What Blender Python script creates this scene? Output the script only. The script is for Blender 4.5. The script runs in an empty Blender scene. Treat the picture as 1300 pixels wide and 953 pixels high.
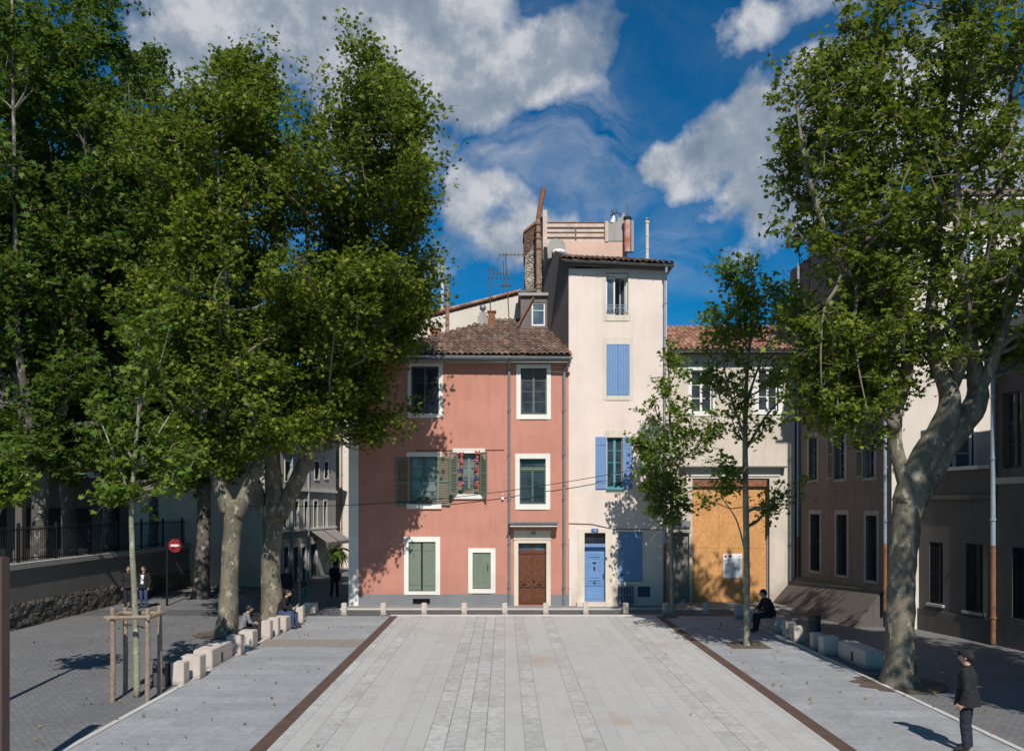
import bpy, bmesh, math, random
import numpy as np
from mathutils import Vector, Matrix, noise as mnoise
R = math.radians
F = 1011.0; VX = 641.0; VY = 643.0; CH = 4.3      # lens in photo pixels, vanishing point, camera height
scn = bpy.context.scene
col = scn.collection
random.seed(7); NP = np.random.RandomState(11)

def wx(px, Y): return (px - VX) * Y / F
def wz(py, Y): return CH - (py - VY) * Y / F

# ------------------------------------------------------------------ materials
def new_mat(name):
    m = bpy.data.materials.new(name); m.use_nodes = True
    nt = m.node_tree; nt.nodes.clear()
    out = nt.nodes.new('ShaderNodeOutputMaterial')
    b = nt.nodes.new('ShaderNodeBsdfPrincipled')
    nt.links.new(b.outputs[0], out.inputs[0])
    return m, nt, b, out
def N(nt, t, **kw):
    n = nt.nodes.new(t)
    for k, v in kw.items():
        if k in n.inputs.keys() if hasattr(n.inputs, 'keys') else False: n.inputs[k].default_value = v
        else: setattr(n, k, v)
    return n
def coords(nt, scale=(1, 1, 1), rot=(0, 0, 0)):
    tc = nt.nodes.new('ShaderNodeTexCoord'); mp = nt.nodes.new('ShaderNodeMapping')
    mp.inputs['Scale'].default_value = scale; mp.inputs['Rotation'].default_value = rot
    nt.links.new(tc.outputs['Object'], mp.inputs[0]); return mp.outputs[0]
def noise(nt, vec, scale, detail=4, rough=.55):
    n = nt.nodes.new('ShaderNodeTexNoise'); n.inputs['Scale'].default_value = scale
    n.inputs['Detail'].default_value = detail; n.inputs['Roughness'].default_value = rough
    nt.links.new(vec, n.inputs['Vector']); return n.outputs['Fac']
def ramp(nt, fac, stops):
    r = nt.nodes.new('ShaderNodeValToRGB'); e = r.color_ramp.elements
    while len(e) < len(stops): e.new(.5)
    for i, (p, c) in enumerate(stops):
        e[i].position = p; e[i].color = (c, c, c, 1) if isinstance(c, (int, float)) else (*c, 1)
    nt.links.new(fac, r.inputs[0]); return r.outputs[0]
def mix(nt, fac, a, b, mode='MIX'):
    m = nt.nodes.new('ShaderNodeMix'); m.data_type = 'RGBA'; m.blend_type = mode
    for sock, v in ((m.inputs[0], fac), (m.inputs[6], a), (m.inputs[7], b)):
        if isinstance(v, (int, float)): sock.default_value = v
        elif isinstance(v, tuple): sock.default_value = (*v, 1) if len(v) == 3 else v
        else: nt.links.new(v, sock)
    return m.outputs[2]
def math_(nt, op, a, b=None, c=None):
    m = nt.nodes.new('ShaderNodeMath'); m.operation = op
    for i, v in enumerate((a, b, c)):
        if v is None: continue
        if isinstance(v, (int, float)): m.inputs[i].default_value = v
        else: nt.links.new(v, m.inputs[i])
    return m.outputs[0]
def bump(nt, b, h, strength=.3, dist=.02):
    n = nt.nodes.new('ShaderNodeBump'); n.inputs['Strength'].default_value = strength; n.inputs['Distance'].default_value = dist
    nt.links.new(h, n.inputs['Height']); nt.links.new(n.outputs[0], b.inputs['Normal'])
def mul(c, k): return tuple(min(1, x * k) for x in c)

def plaster(name, c, dark=None, stain=.5, rough=.9, low=None, lowh=4.0):
    """render with broad tone changes, vertical run-off streaks, fine grain; low = tone of the damp zone near the ground"""
    m, nt, b, o = new_mat(name); v = coords(nt)
    n1 = noise(nt, v, .55, 6); n2 = noise(nt, coords(nt, (2.2, 2.2, .28)), 1.6, 6, .65); n3 = noise(nt, v, 14, 5)
    dark = dark or mul(c, .72)
    cc = mix(nt, ramp(nt, n1, [(.38, 0), (.66, 1)]), c, mul(c, .86))
    cc = mix(nt, math_(nt, 'MULTIPLY', ramp(nt, n2, [(.5, 0), (.78, 1)]), stain), cc, dark)
    n4 = noise(nt, v, 3.1, 7, .7)
    cc = mix(nt, math_(nt, 'MULTIPLY', ramp(nt, n4, [(.56, 0), (.7, 1)]), stain * .5), cc, mul(c, 1.18))
    n5 = noise(nt, v, 1.15, 3, .4); cc = mix(nt, math_(nt, 'MULTIPLY', ramp(nt, n5, [(.56, 0), (.575, 1)]), stain * .3), cc, mul(c, .8))
    n6 = noise(nt, coords(nt, (1, 1, 1), (.3, .5, 0)), .9, 3, .4); cc = mix(nt, math_(nt, 'MULTIPLY', ramp(nt, n6, [(.6, 0), (.61, 1)]), stain * .3), cc, mul(c, 1.15))
    if low:
        sx = nt.nodes.new('ShaderNodeSeparateXYZ'); nt.links.new(v, sx.inputs[0])
        z = math_(nt, 'ADD', sx.outputs[2], math_(nt, 'MULTIPLY', n4, .4 * lowh))
        k = math_(nt, 'MULTIPLY', ramp(nt, math_(nt, 'DIVIDE', z, lowh), [(.28, 1), (.5, 0)]), .75)
        cc = mix(nt, k, cc, low)
    cc = mix(nt, ramp(nt, n3, [(.3, .0), (.8, .12)]), cc, dark)
    nt.links.new(cc, b.inputs['Base Color']); b.inputs['Roughness'].default_value = rough
    bump(nt, b, math_(nt, 'ADD', n3, n4), .25, .02)
    return m
def plain(name, c, rough=.6, metal=0., var=.2, scale=6, bmp=.1, c2=None, spec=.5):
    m, nt, b, o = new_mat(name); v = coords(nt); n = noise(nt, v, scale, 5, .6)
    cc = mix(nt, ramp(nt, n, [(.35, 0), (.7, 1)]), c, c2 or mul(c, 1 - var))
    nt.links.new(cc, b.inputs['Base Color']); b.inputs['Roughness'].default_value = rough; b.inputs['Metallic'].default_value = metal
    b.inputs['Specular IOR Level'].default_value = spec
    if bmp: bump(nt, b, noise(nt, v, scale * 6, 4), bmp, .01)
    return m
def glassy(name, c=(.02, .024, .03), c2=None):
    m, nt, b, o = new_mat(name); v = coords(nt); n = noise(nt, v, 1.3, 3)
    nt.links.new(mix(nt, ramp(nt, n, [(.4, 0), (.65, 1)]), c, c2 or mul(c, 2.4)), b.inputs['Base Color'])
    b.inputs['Roughness'].default_value = .06; bump(nt, b, noise(nt, v, 1.1, 1), .06, .05)
    return m
def tiles_mat(name, cols):
    m, nt, b, o = new_mat(name)
    tc = nt.nodes.new('ShaderNodeTexCoord'); s = nt.nodes.new('ShaderNodeSeparateXYZ'); nt.links.new(tc.outputs['Object'], s.inputs[0])
    cx = nt.nodes.new('ShaderNodeCombineXYZ')
    nt.links.new(math_(nt, 'FLOOR', math_(nt, 'DIVIDE', s.outputs[0], .24)), cx.inputs[0])
    nt.links.new(math_(nt, 'FLOOR', math_(nt, 'DIVIDE', s.outputs[1], .38)), cx.inputs[1])
    w = nt.nodes.new('ShaderNodeTexWhiteNoise'); nt.links.new(cx.outputs[0], w.inputs['Vector'])
    k = len(cols); c = ramp(nt, w.outputs['Value'], [((i + .5) / k, cc) for i, cc in enumerate(cols)])
    n = noise(nt, tc.outputs['Object'], 2.2, 6, .7)
    c = mix(nt, ramp(nt, n, [(.42, 0), (.68, .8)]), c, (.07, .06, .05))
    n2 = noise(nt, tc.outputs['Object'], 9, 4)
    c = mix(nt, ramp(nt, n2, [(.6, 0), (.75, .5)]), c, (.28, .26, .2))
    nt.links.new(c, b.inputs['Base Color']); b.inputs['Roughness'].default_value = .95
    bump(nt, b, noise(nt, tc.outputs['Object'], 20, 4), .4, .01)
    return m

M = {}
M['pink'] = plaster('pink_render', (.52, .235, .172), (.34, .15, .11), .6, low=(.4, .185, .14))
M['plinth'] = plaster('grey_plinth', (.2, .205, .215), stain=.6)
M['cream'] = plaster('pale_pink_render', (.74, .62, .55), (.55, .45, .38), .4, low=(.5, .42, .34))
M['creamtrim'] = plaster('worn_stone_trim', (.68, .6, .5), (.4, .34, .27), .6)
M['whitetrim'] = plaster('white_window_surround', (.78, .75, .69), (.6, .56, .5), .35)
M['greyside'] = plaster('dark_grey_render', (.16, .14, .135), (.09, .08, .08), .8)  # dark grey; on the tower it puts that side's shade into the colour
M['workshop'] = plaster('weathered_cream_render', (.62, .545, .46), (.36, .3, .25), .75, low=(.32, .27, .23))
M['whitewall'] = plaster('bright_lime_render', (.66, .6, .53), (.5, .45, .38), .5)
M['brownwall'] = plaster('stained_shade_render', (.2, .16, .135), (.11, .09, .075), .9, low=(.1, .085, .072))  # brown kept dark: shade of this unlit side is put into the colour
M['annexwall'] = plaster('dark_shade_render', (.115, .097, .085), (.055, .047, .042), .85)  # very dark render: shade of the right-hand facades put into the colour
M['greywall'] = plaster('grey_street_render', (.44, .41, .36), (.3, .28, .25), .5)
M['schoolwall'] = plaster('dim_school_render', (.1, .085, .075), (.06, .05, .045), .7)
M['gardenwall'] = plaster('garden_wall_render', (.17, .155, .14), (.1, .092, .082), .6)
M['concrete'] = plaster('rough_concrete', (.36, .34, .31), (.2, .19, .17), .7)
M['terrpink'] = plaster('terrace_pink_render', (.66, .44, .34), (.45, .32, .26), .5)
M['siding'] = plain('terrace_boards', (.62, .5, .42), .8, var=.3, scale=3)
M['rubble'] = None
M['darkopen'] = plain('dark_interior', (.012, .011, .011), .95, bmp=0)
M['glass'] = glassy('window_glass')
M['glassblue'] = glassy('sky_toned_glass', (.05, .09, .13), (.12, .19, .25))
M['curtain'] = glassy('glass_with_net_curtain', (.16, .19, .19), (.05, .06, .06))
M['fgreen'] = plain('dark_green_frame', (.09, .12, .095), .5, var=.2)
M['sgreen'] = plain('grey_green_shutter', (.165, .205, .155), .6, var=.2)
M['sgreendk'] = plain('dark_green_blind', (.07, .095, .08), .6, var=.3)  # dark green of its own, deeper than the shutter paint
M['emerald'] = plain('bright_green_shutter', (.11, .28, .19), .6)
M['sblue'] = plain('faded_blue_paint', (.15, .265, .49), .6, var=.15, scale=3)
M['dblue'] = plain('blue_door_paint', (.14, .275, .51), .5, var=.15, scale=3)
M['turq'] = plain('turquoise_frame', (.08, .3, .34), .5)
M['navy'] = plain('dark_blue_metal', (.012, .035, .09), .5)
M['whitepaint'] = plain('white_paint', (.78, .77, .74), .5, var=.1)
M['greyshut'] = plain('weathered_grey_wood', (.26, .235, .215), .8, var=.3)
M['wood'] = plain('varnished_brown_wood', (.15, .05, .02), .4, var=.45, scale=9)
M['woodlight'] = plain('round_stake_wood', (.3, .22, .16), .85, var=.4, scale=12, bmp=.4)
M['zinc'] = plain('grey_zinc', (.24, .25, .27), .45, .3, var=.25)
M['zincblue'] = plain('painted_grey_pipe', (.3, .36, .42), .5, 0., var=.25)
M['zincdark'] = plain('dark_gutter_zinc', (.1, .1, .1), .6, .2)
M['rust'] = plain('rusty_iron', (.28, .12, .06), .9, c2=(.12, .06, .04), scale=5, bmp=.4)
M['rustpale'] = plain('weathered_rusty_flue', (.34, .25, .18), .85, c2=(.22, .09, .045), scale=2.5, bmp=.4)
M['redpaint'] = plain('peeling_red_flue', (.42, .1, .06), .8, c2=(.6, .45, .38), scale=2.5)
M['flue'] = plain('cream_flue', (.6, .55, .46), .7)
M['brick'] = plain('red_brick', (.36, .15, .1), .9, c2=(.22, .1, .07), scale=8)
M['iron'] = plain('black_iron', (.012, .012, .013), .5, .3)
M['cable'] = plain('black_cable', (.02, .02, .02), .7)
M['limestone'] = plaster('pale_bench_stone', (.56, .485, .43), (.38, .32, .27), .7, low=(.25, .215, .18), lowh=.55)
M['darkstone'] = plaster('dark_granite', (.07, .07, .075), stain=.4)
M['bin'] = plain('dark_bin_metal', (.03, .033, .038), .5, .2)
M['terracotta'] = plain('terracotta_pot', (.5, .17, .08), .8)
M['plastic'] = plain('dark_green_plastic', (.012, .03, .022), .4)
M['magenta'] = plain('magenta_petals', (.62, .035, .16), .6, c2=(.8, .25, .4), scale=30, bmp=0)
M['redbloom'] = plain('red_petals', (.5, .03, .03), .6, c2=(.7, .12, .12), scale=30, bmp=0)
M['violet'] = plain('violet_petals', (.1, .06, .28), .6, bmp=0)
M['paper'] = plain('poster_paper', (.78, .78, .8), .6, var=.05)
M['ink'] = plain('grey_print', (.3, .31, .34), .7, bmp=0)
M['inkdark'] = plain('black_print', (.02, .02, .03), .7, bmp=0)
M['inkred'] = plain('red_print', (.62, .06, .07), .7, bmp=0)
M['signred'] = plain('sign_red', (.26, .012, .015), .5, bmp=0)
M['signblue'] = plain('enamel_blue', (.05, .12, .38), .3, bmp=0)
M['signgreen'] = plain('enamel_green', (.1, .17, .1), .3, bmp=0)
M['steelpost'] = plain('brown_steel', (.13, .075, .06), .7, c2=(.09, .06, .05))
M['skin'] = plain('skin_tone', (.5, .27, .18), .6, var=.1, bmp=0)
M['hair'] = plain('dark_hair', (.012, .009, .008), .6, bmp=.2)
M['black'] = plain('black_cloth', (.011, .011, .013), .9, bmp=.3)
M['jeans'] = plain('blue_denim', (.035, .06, .13), .9, bmp=.3)
M['dkjeans'] = plain('dark_trousers', (.015, .018, .03), .9, bmp=.3)
M['tee'] = plain('white_cotton', (.7, .7, .72), .9)
M['greycloth'] = plain('grey_cloth', (.2, .19, .2), .9, bmp=.3)
M['shoe'] = plain('dark_shoe', (.02, .018, .016), .6)
M['eye'] = plain('eye_dark', (.02, .02, .02), .2, bmp=0)

def osb_mat():
    m, nt, b, o = new_mat('orange_strand_board'); v = coords(nt)
    vo = nt.nodes.new('ShaderNodeTexVoronoi'); vo.inputs['Scale'].default_value = 22; nt.links.new(coords(nt, (1, 1, .45), (0, .5, 0)), vo.inputs['Vector'])
    n = noise(nt, v, 1.2, 4); sx = nt.nodes.new('ShaderNodeSeparateColor'); nt.links.new(vo.outputs['Color'], sx.inputs[0])
    c = ramp(nt, sx.outputs[0], [(0, (.5, .235, .075)), (.5, (.57, .285, .1)), (1, (.64, .34, .135))])
    c = mix(nt, ramp(nt, n, [(.4, 0), (.7, .5)]), c, (.4, .19, .07))
    nt.links.new(c, b.inputs['Base Color']); b.inputs['Roughness'].default_value = .8; return m
M['osb'] = osb_mat()
def rubble_mat(name, c1, c2, cm, sc=3.2, sz=(1, 1, 1.7)):
    m, nt, b, o = new_mat(name); v = coords(nt, sz)
    vo = nt.nodes.new('ShaderNodeTexVoronoi'); vo.inputs['Scale'].default_value = sc; nt.links.new(v, vo.inputs['Vector'])
    ve = nt.nodes.new('ShaderNodeTexVoronoi'); ve.feature = 'DISTANCE_TO_EDGE'; ve.inputs['Scale'].default_value = sc; nt.links.new(v, ve.inputs['Vector'])
    sx = nt.nodes.new('ShaderNodeSeparateColor'); nt.links.new(vo.outputs['Color'], sx.inputs[0])
    c = mix(nt, sx.outputs[0], c1, c2); e = ramp(nt, ve.outputs['Distance'], [(.02, 1), (.09, 0)])
    c = mix(nt, e, c, cm); c = mix(nt, math_(nt, 'MULTIPLY', noise(nt, v, 9, 5), .5), c, mul(c1, .5))
    nt.links.new(c, b.inputs['Base Color']); b.inputs['Roughness'].default_value = .95
    bump(nt, b, math_(nt, 'ADD', ramp(nt, ve.outputs['Distance'], [(0, 0), (.16, 1)]), noise(nt, v, 12, 3)), .9, .06); return m
M['rubble'] = rubble_mat('rubble_stone', (.1, .09, .08), (.16, .145, .125), (.05, .045, .04), 2.6, (1, 1, 1.6))
M['rubblehi'] = rubble_mat('rough_rubble_gable', (.36, .3, .24), (.6, .52, .42), (.12, .1, .09), 4.5)
M['rubbledk'] = rubble_mat('brown_brickwork', (.16, .085, .06), (.24, .14, .1), (.1, .08, .07), 5, (1, 1, 2))

M['tileold'] = tiles_mat('old_canal_tiles', [(.13, .065, .045), (.22, .12, .08), (.1, .06, .045), (.3, .19, .14), (.15, .085, .06), (.23, .17, .14)])
M['tilered'] = tiles_mat('red_canal_tiles', [(.42, .17, .1), (.55, .3, .2), (.34, .12, .07), (.6, .38, .28), (.4, .2, .13)])

def setts_mat(name, c1, c2, cm, bw, rh, mort, bstr=.3, patch=None, rotated=False):
    m, nt, b, o = new_mat(name)
    v = coords(nt, (1, 1, 1), (0, 0, R(90)) if rotated else (0, 0, 0))
    br = nt.nodes.new('ShaderNodeTexBrick'); nt.links.new(v, br.inputs['Vector'])
    br.inputs['Scale'].default_value = 1; br.inputs['Brick Width'].default_value = bw; br.inputs['Row Height'].default_value = rh
    br.inputs['Mortar Size'].default_value = mort; br.inputs['Mortar Smooth'].default_value = .3; br.inputs['Bias'].default_value = 0
    br.inputs['Color1'].default_value = (*c1, 1); br.inputs['Color2'].default_value = (*c2, 1); br.inputs['Mortar'].default_value = (*cm, 1)
    n = noise(nt, v, .5, 6, .6); n2 = noise(nt, v, 6, 6, .7)
    c = mix(nt, ramp(nt, n, [(.35, 0), (.7, .55)]), br.outputs['Color'], patch or mul(c1, .7))
    c = mix(nt, ramp(nt, n2, [(.35, .4), (.65, 0)]), c, mul(cm, .9)); c = mix(nt, ramp(nt, noise(nt, v, 1.7, 7, .75), [(.52, 0), (.64, .4)]), c, mul(cm, 1.1))
    if rotated:   # long bands of different stone
        s = nt.nodes.new('ShaderNodeSeparateXYZ'); tc = nt.nodes.new('ShaderNodeTexCoord'); nt.links.new(tc.outputs['Object'], s.inputs[0])
        w = nt.nodes.new('ShaderNodeTexWhiteNoise'); w.noise_dimensions = '1D'
        nt.links.new(math_(nt, 'FLOOR', math_(nt, 'DIVIDE', s.outputs[0], rh)), w.inputs['W'])
        c = mix(nt, ramp(nt, w.outputs['Value'], [(.3, .0), (.7, .9)]), c, mix(nt, n2, (.55, .54, .52), (.3, .288, .27)))
        w2 = nt.nodes.new('ShaderNodeTexNoise'); w2.inputs['Scale'].default_value = .35; nt.links.new(tc.outputs['Object'], w2.inputs['Vector'])
        k = math_(nt, 'MULTIPLY', ramp(nt, w2.outputs['Fac'], [(.56, 0), (.68, 1)]), ramp(nt, w.outputs['Value'], [(.5, .1), (.9, .7)]))
        c = mix(nt, k, c, (.36, .28, .21))
    nt.links.new(c, b.inputs['Base Color']); b.inputs['Roughness'].default_value = .85
    bump(nt, b, math_(nt, 'ADD', br.outputs['Fac'], math_(nt, 'MULTIPLY', n2, -1.0)), -bstr, .01)
    return m
M['setts'] = setts_mat('granite_setts', (.17, .17, .178), (.235, .235, .24), (.1, .1, .1), .16, .1, .012, patch=(.105, .1, .1))
M['slabs'] = setts_mat('blue_grey_slabs', (.3, .31, .33), (.38, .39, .405), (.17, .17, .17), 1.2, .6, .006, .1, patch=(.22, .22, .225))
M['paving'] = setts_mat('striped_stone_paving', (.44, .435, .42), (.56, .55, .53), (.17, .16, .145), .95, .36, .011, .2, patch=(.38, .37, .35), rotated=True)
M['tanband'] = setts_mat('tan_cobble_band', (.3, .26, .22), (.36, .31, .26), (.16, .14, .12), .12, .1, .012, patch=(.26, .22, .185))
M['asphalt'] = plain('worn_asphalt', (.1, .1, .105), .9, var=.35, scale=2, bmp=.4)
M['kerbstone'] = plaster('kerb_stone', (.55, .52, .48), stain=.3)
M['pavement'] = plaster('cement_pavement', (.26, .25, .24), (.17, .16, .155), .6)
M['drain'] = plain('rust_brown_steel_strip', (.11, .062, .045), .8, c2=(.07, .045, .035), scale=3)
M['earth'] = plain('bare_earth', (.12, .09, .065), .95, var=.4, scale=20, bmp=.6)

def bark_mat(name, base, light, dark):
    m, nt, b, o = new_mat(name); v = coords(nt, (1, 1, .55))
    n = noise(nt, v, 2.6, 6, .65); n2 = noise(nt, v, 4.2, 5, .62); n3 = noise(nt, coords(nt, (1, 1, 4)), 9, 3)
    c = mix(nt, ramp(nt, n, [(.46, 0), (.54, 1)]), base, dark)
    c = mix(nt, ramp(nt, n2, [(.57, 0), (.6, 1)]), c, light); c = mix(nt, ramp(nt, noise(nt, v, 5.5, 4, .6), [(.62, 0), (.66, 1)]), c, mul(dark, .85))
    c = mix(nt, ramp(nt, n3, [(.3, .5), (.45, 0)]), c, mul(dark, .7))
    nt.links.new(c, b.inputs['Base Color']); b.inputs['Roughness'].default_value = .85
    bump(nt, b, math_(nt, 'ADD', n2, n3), .6, .03); return m
M['bark'] = bark_mat('plane_tree_bark', (.19, .165, .118), (.33, .29, .215), (.115, .1, .072))
M['barkyoung'] = bark_mat('young_pale_bark', (.26, .27, .18), (.36, .36, .26), (.2, .19, .14))
M['barkdark'] = bark_mat('dark_mottled_bark', (.13, .115, .095), (.3, .26, .22), (.07, .06, .05))
M['twig'] = plain('twig_bark', (.2, .17, .125), .9, var=.3)
def leaf_mat(name, c1, c2, trans=.3):
    m, nt, b, o = new_mat(name)
    g = nt.nodes.new('ShaderNodeNewGeometry'); c = ramp(nt, g.outputs['Random Per Island'], [(0, mul(c1, .75)), (.35, c1), (.75, mul(c1, 1.5)), (1, c2)])
    nt.links.new(c, b.inputs['Base Color']); b.inputs['Roughness'].default_value = .5; b.inputs['Specular IOR Level'].default_value = .15
    t = nt.nodes.new('ShaderNodeBsdfTranslucent'); nt.links.new(mix(nt, .55, c, (.24, .34, .03)), t.inputs[0])
    mx = nt.nodes.new('ShaderNodeMixShader'); mx.inputs[0].default_value = trans
    nt.links.new(b.outputs[0], mx.inputs[1]); nt.links.new(t.outputs[0], mx.inputs[2]); nt.links.new(mx.outputs[0], o.inputs[0]); return m
M['leaf'] = leaf_mat('plane_leaf', (.095, .13, .013), (.26, .285, .035), .38)
M['leafyoung'] = leaf_mat('young_plane_leaf', (.09, .15, .018), (.21, .28, .04), .42)
M['leafdark'] = leaf_mat('deep_green_leaf', (.05, .095, .012), (.15, .2, .03), .36)
M['palm'] = leaf_mat('palm_frond', (.07, .12, .02), (.2, .25, .05), .3)

# ------------------------------------------------------------------ mesh helpers
def tag(o, label=None, cat=None, group=None, kind=None):
    if label: o['label'] = label
    if cat: o['category'] = cat
    if group: o['group'] = group
    if kind: o['kind'] = kind
    return o
def thing(name, label, cat, loc=(0, 0, 0), rz=0, group=None):
    o = bpy.data.objects.new(name, None); col.objects.link(o); o.location = loc; o.rotation_euler = (0, 0, rz)
    o.empty_display_size = .3
    return tag(o, label, cat, group)
def copy_tree(o, parent=None):
    c = o.copy(); col.objects.link(c); c.parent = parent
    for ch in list(o.children): copy_tree(ch, c)
    return c
class MB:
    def __init__(s): s.v = []; s.f = []
    def add(s, vs, fs):
        k = len(s.v); s.v += [tuple(p) for p in vs]; s.f += [tuple(i + k for i in f) for f in fs]; return s
    def box(s, x0, x1, y0, y1, z0, z1, mtx=None):
        vs = [Vector((x, y, z)) for x in (x0, x1) for y in (y0, y1) for z in (z0, z1)]
        if mtx: vs = [mtx @ p for p in vs]
        return s.add(vs, [(0, 1, 3, 2), (4, 6, 7, 5), (0, 4, 5, 1), (2, 3, 7, 6), (0, 2, 6, 4), (1, 5, 7, 3)])
    def tube(s, pts, rad, n=8, caps=True):
        pts = [Vector(p) for p in pts]
        if isinstance(rad, (int, float)): rad = [rad] * len(pts)
        k = len(s.v); up = Vector((0, 0, 1)); prev = None
        for i, p in enumerate(pts):
            d = (pts[min(i + 1, len(pts) - 1)] - pts[max(i - 1, 0)]).normalized()
            if prev is None:
                a = d.cross(Vector((1, 0, 0)) if abs(d.x) < .8 else Vector((0, 1, 0))).normalized()
            else:
                a = prev - d * prev.dot(d); a = a.normalized() if a.length > 1e-6 else d.orthogonal().normalized()
            prev = a; b = d.cross(a)
            for j in range(n):
                t = 2 * math.pi * j / n; s.v.append(tuple(p + (a * math.cos(t) + b * math.sin(t)) * rad[i]))
        for i in range(len(pts) - 1):
            for j in range(n):
                s.f.append((k + i * n + j, k + i * n + (j + 1) % n, k + (i + 1) * n + (j + 1) % n, k + (i + 1) * n + j))
        if caps:
            s.f.append(tuple(k + j for j in reversed(range(n)))); e = k + (len(pts) - 1) * n; s.f.append(tuple(e + j for j in range(n)))
        return s
    def prism(s, poly, axis, a0, a1):
        """poly: 2D points; extruded along axis ('x','y','z') from a0 to a1"""
        n = len(poly)
        def P(p, a): return {'x': (a, p[0], p[1]), 'y': (p[0], a, p[1]), 'z': (p[0], p[1], a)}[axis]
        vs = [P(p, a0) for p in poly] + [P(p, a1) for p in poly]
        fs = [tuple(range(n)), tuple(reversed(range(n, 2 * n)))] + [(i, i + n, (i + 1) % n + n, (i + 1) % n) for i in range(n)]
        return s.add(vs, fs)
    def ball(s, c, r, n=8, m=6, sc=(1, 1, 1)):
        k = len(s.v)
        for i in range(1, m):
            t = math.pi * i / m
            for j in range(n):
                u = 2 * math.pi * j / n
                s.v.append((c[0] + r * sc[0] * math.sin(t) * math.cos(u), c[1] + r * sc[1] * math.sin(t) * math.sin(u), c[2] + r * sc[2] * math.cos(t)))
        s.v.append((c[0], c[1], c[2] + r * sc[2])); s.v.append((c[0], c[1], c[2] - r * sc[2])); T = len(s.v) - 2
        for i in range(m - 2):
            for j in range(n): s.f.append((k + i * n + j, k + (i + 1) * n + j, k + (i + 1) * n + (j + 1) % n, k + i * n + (j + 1) % n))
        for j in range(n):
            s.f.append((T, k + j, k + (j + 1) % n)); s.f.append((T + 1, k + (m - 2) * n + (j + 1) % n, k + (m - 2) * n + j))
        return s
    def wall(s, x0, x1, z0, z1, y0, y1, holes=()):
        """wall slab whose front is y0, with rectangular openings (hx0,hx1,hz0,hz1)"""
        xs = sorted(set([x0, x1] + [h[i] for h in holes for i in (0, 1) if x0 < h[i] < x1]))
        zs = sorted(set([z0, z1] + [h[i] for h in holes for i in (2, 3) if z0 < h[i] < z1]))
        def solid(i, j):
            if i < 0 or j < 0 or i >= len(xs) - 1 or j >= len(zs) - 1: return False
            cx = (xs[i] + xs[i + 1]) / 2; cz = (zs[j] + zs[j + 1]) / 2
            return not any(h[0] < cx < h[1] and h[2] < cz < h[3] for h in holes)
        for i in range(len(xs) - 1):
            for j in range(len(zs) - 1):
                if not solid(i, j): continue
                a, b, c, d = xs[i], xs[i + 1], zs[j], zs[j + 1]
                s.add([(a, y0, c), (b, y0, c), (b, y0, d), (a, y0, d)], [(0, 1, 2, 3)])
                s.add([(a, y1, c), (b, y1, c), (b, y1, d), (a, y1, d)], [(3, 2, 1, 0)])
                if not solid(i - 1, j): s.add([(a, y0, c), (a, y0, d), (a, y1, d), (a, y1, c)], [(0, 1, 2, 3)])
                if not solid(i + 1, j): s.add([(b, y0, c), (b, y0, d), (b, y1, d), (b, y1, c)], [(3, 2, 1, 0)])
                if not solid(i, j - 1): s.add([(a, y0, c), (b, y0, c), (b, y1, c), (a, y1, c)], [(3, 2, 1, 0)])
                if not solid(i, j + 1): s.add([(a, y0, d), (b, y0, d), (b, y1, d), (a, y1, d)], [(0, 1, 2, 3)])
        return s
    def build(s, name, m, parent=None, smooth=False, bevel=0, loc=None, rot=None):
        me = bpy.data.meshes.new(name); me.from_pydata(s.v, [], s.f)
        if bevel or True:
            bm = bmesh.new(); bm.from_mesh(me)
            if bevel:
                bmesh.ops.remove_doubles(bm, verts=bm.verts, dist=1e-5)
                bmesh.ops.bevel(bm, geom=list(bm.edges), offset=bevel, segments=2, affect='EDGES')
            bmesh.ops.recalc_face_normals(bm, faces=bm.faces)
            bm.to_mesh(me); bm.free()
        me.materials.append(m)
        if smooth: me.shade_smooth()
        o = bpy.data.objects.new(name, me); col.objects.link(o)
        if parent: o.parent = parent
        if loc: o.location = loc
        if rot: o.rotation_euler = rot
        return o
def struct(name, mb, m): return tag(mb.build(name, m), kind='structure')

class Bld:
    """a building: Empty at (ox,oy), its facade along local +x, inward local +y; at(px,py) reads the facade plane"""
    def __init__(s, name, label, ox, oy, rz=0, cat='building', group=None):
        s.r = thing(name, label, cat, (ox, oy, 0), rz, group); s.o = Vector((ox, oy)); s.rz = rz
        s.d = Vector((math.cos(rz), math.sin(rz))); s.holes = []
    def at(s, px, py=None, off=0.):
        a = (px - VX) / F; n = Vector((-s.d.y, s.d.x)); o = s.o + n * off
        # o + t d = k (a,1)
        det = s.d.x * (-1) - s.d.y * (-a); t = (-o.x * (-1) + o.y * (-a)) / det
        Y = o.y + t * s.d.y
        return (t, None if py is None else wz(py, Y))
    def rect(s, px0, px1, pt, pb, off=0.):
        x0 = s.at(px0, None, off)[0]; x1 = s.at(px1, None, off)[0]
        if x0 > x1: x0, x1 = x1, x0
        pm = (px0 + px1) / 2
        return (x0, x1, s.at(pm, pb, off)[1], s.at(pm, pt, off)[1])
    def hole(s, px0, px1, pt, pb):
        h = s.rect(px0, px1, pt, pb); s.holes.append(h); return h

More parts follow.
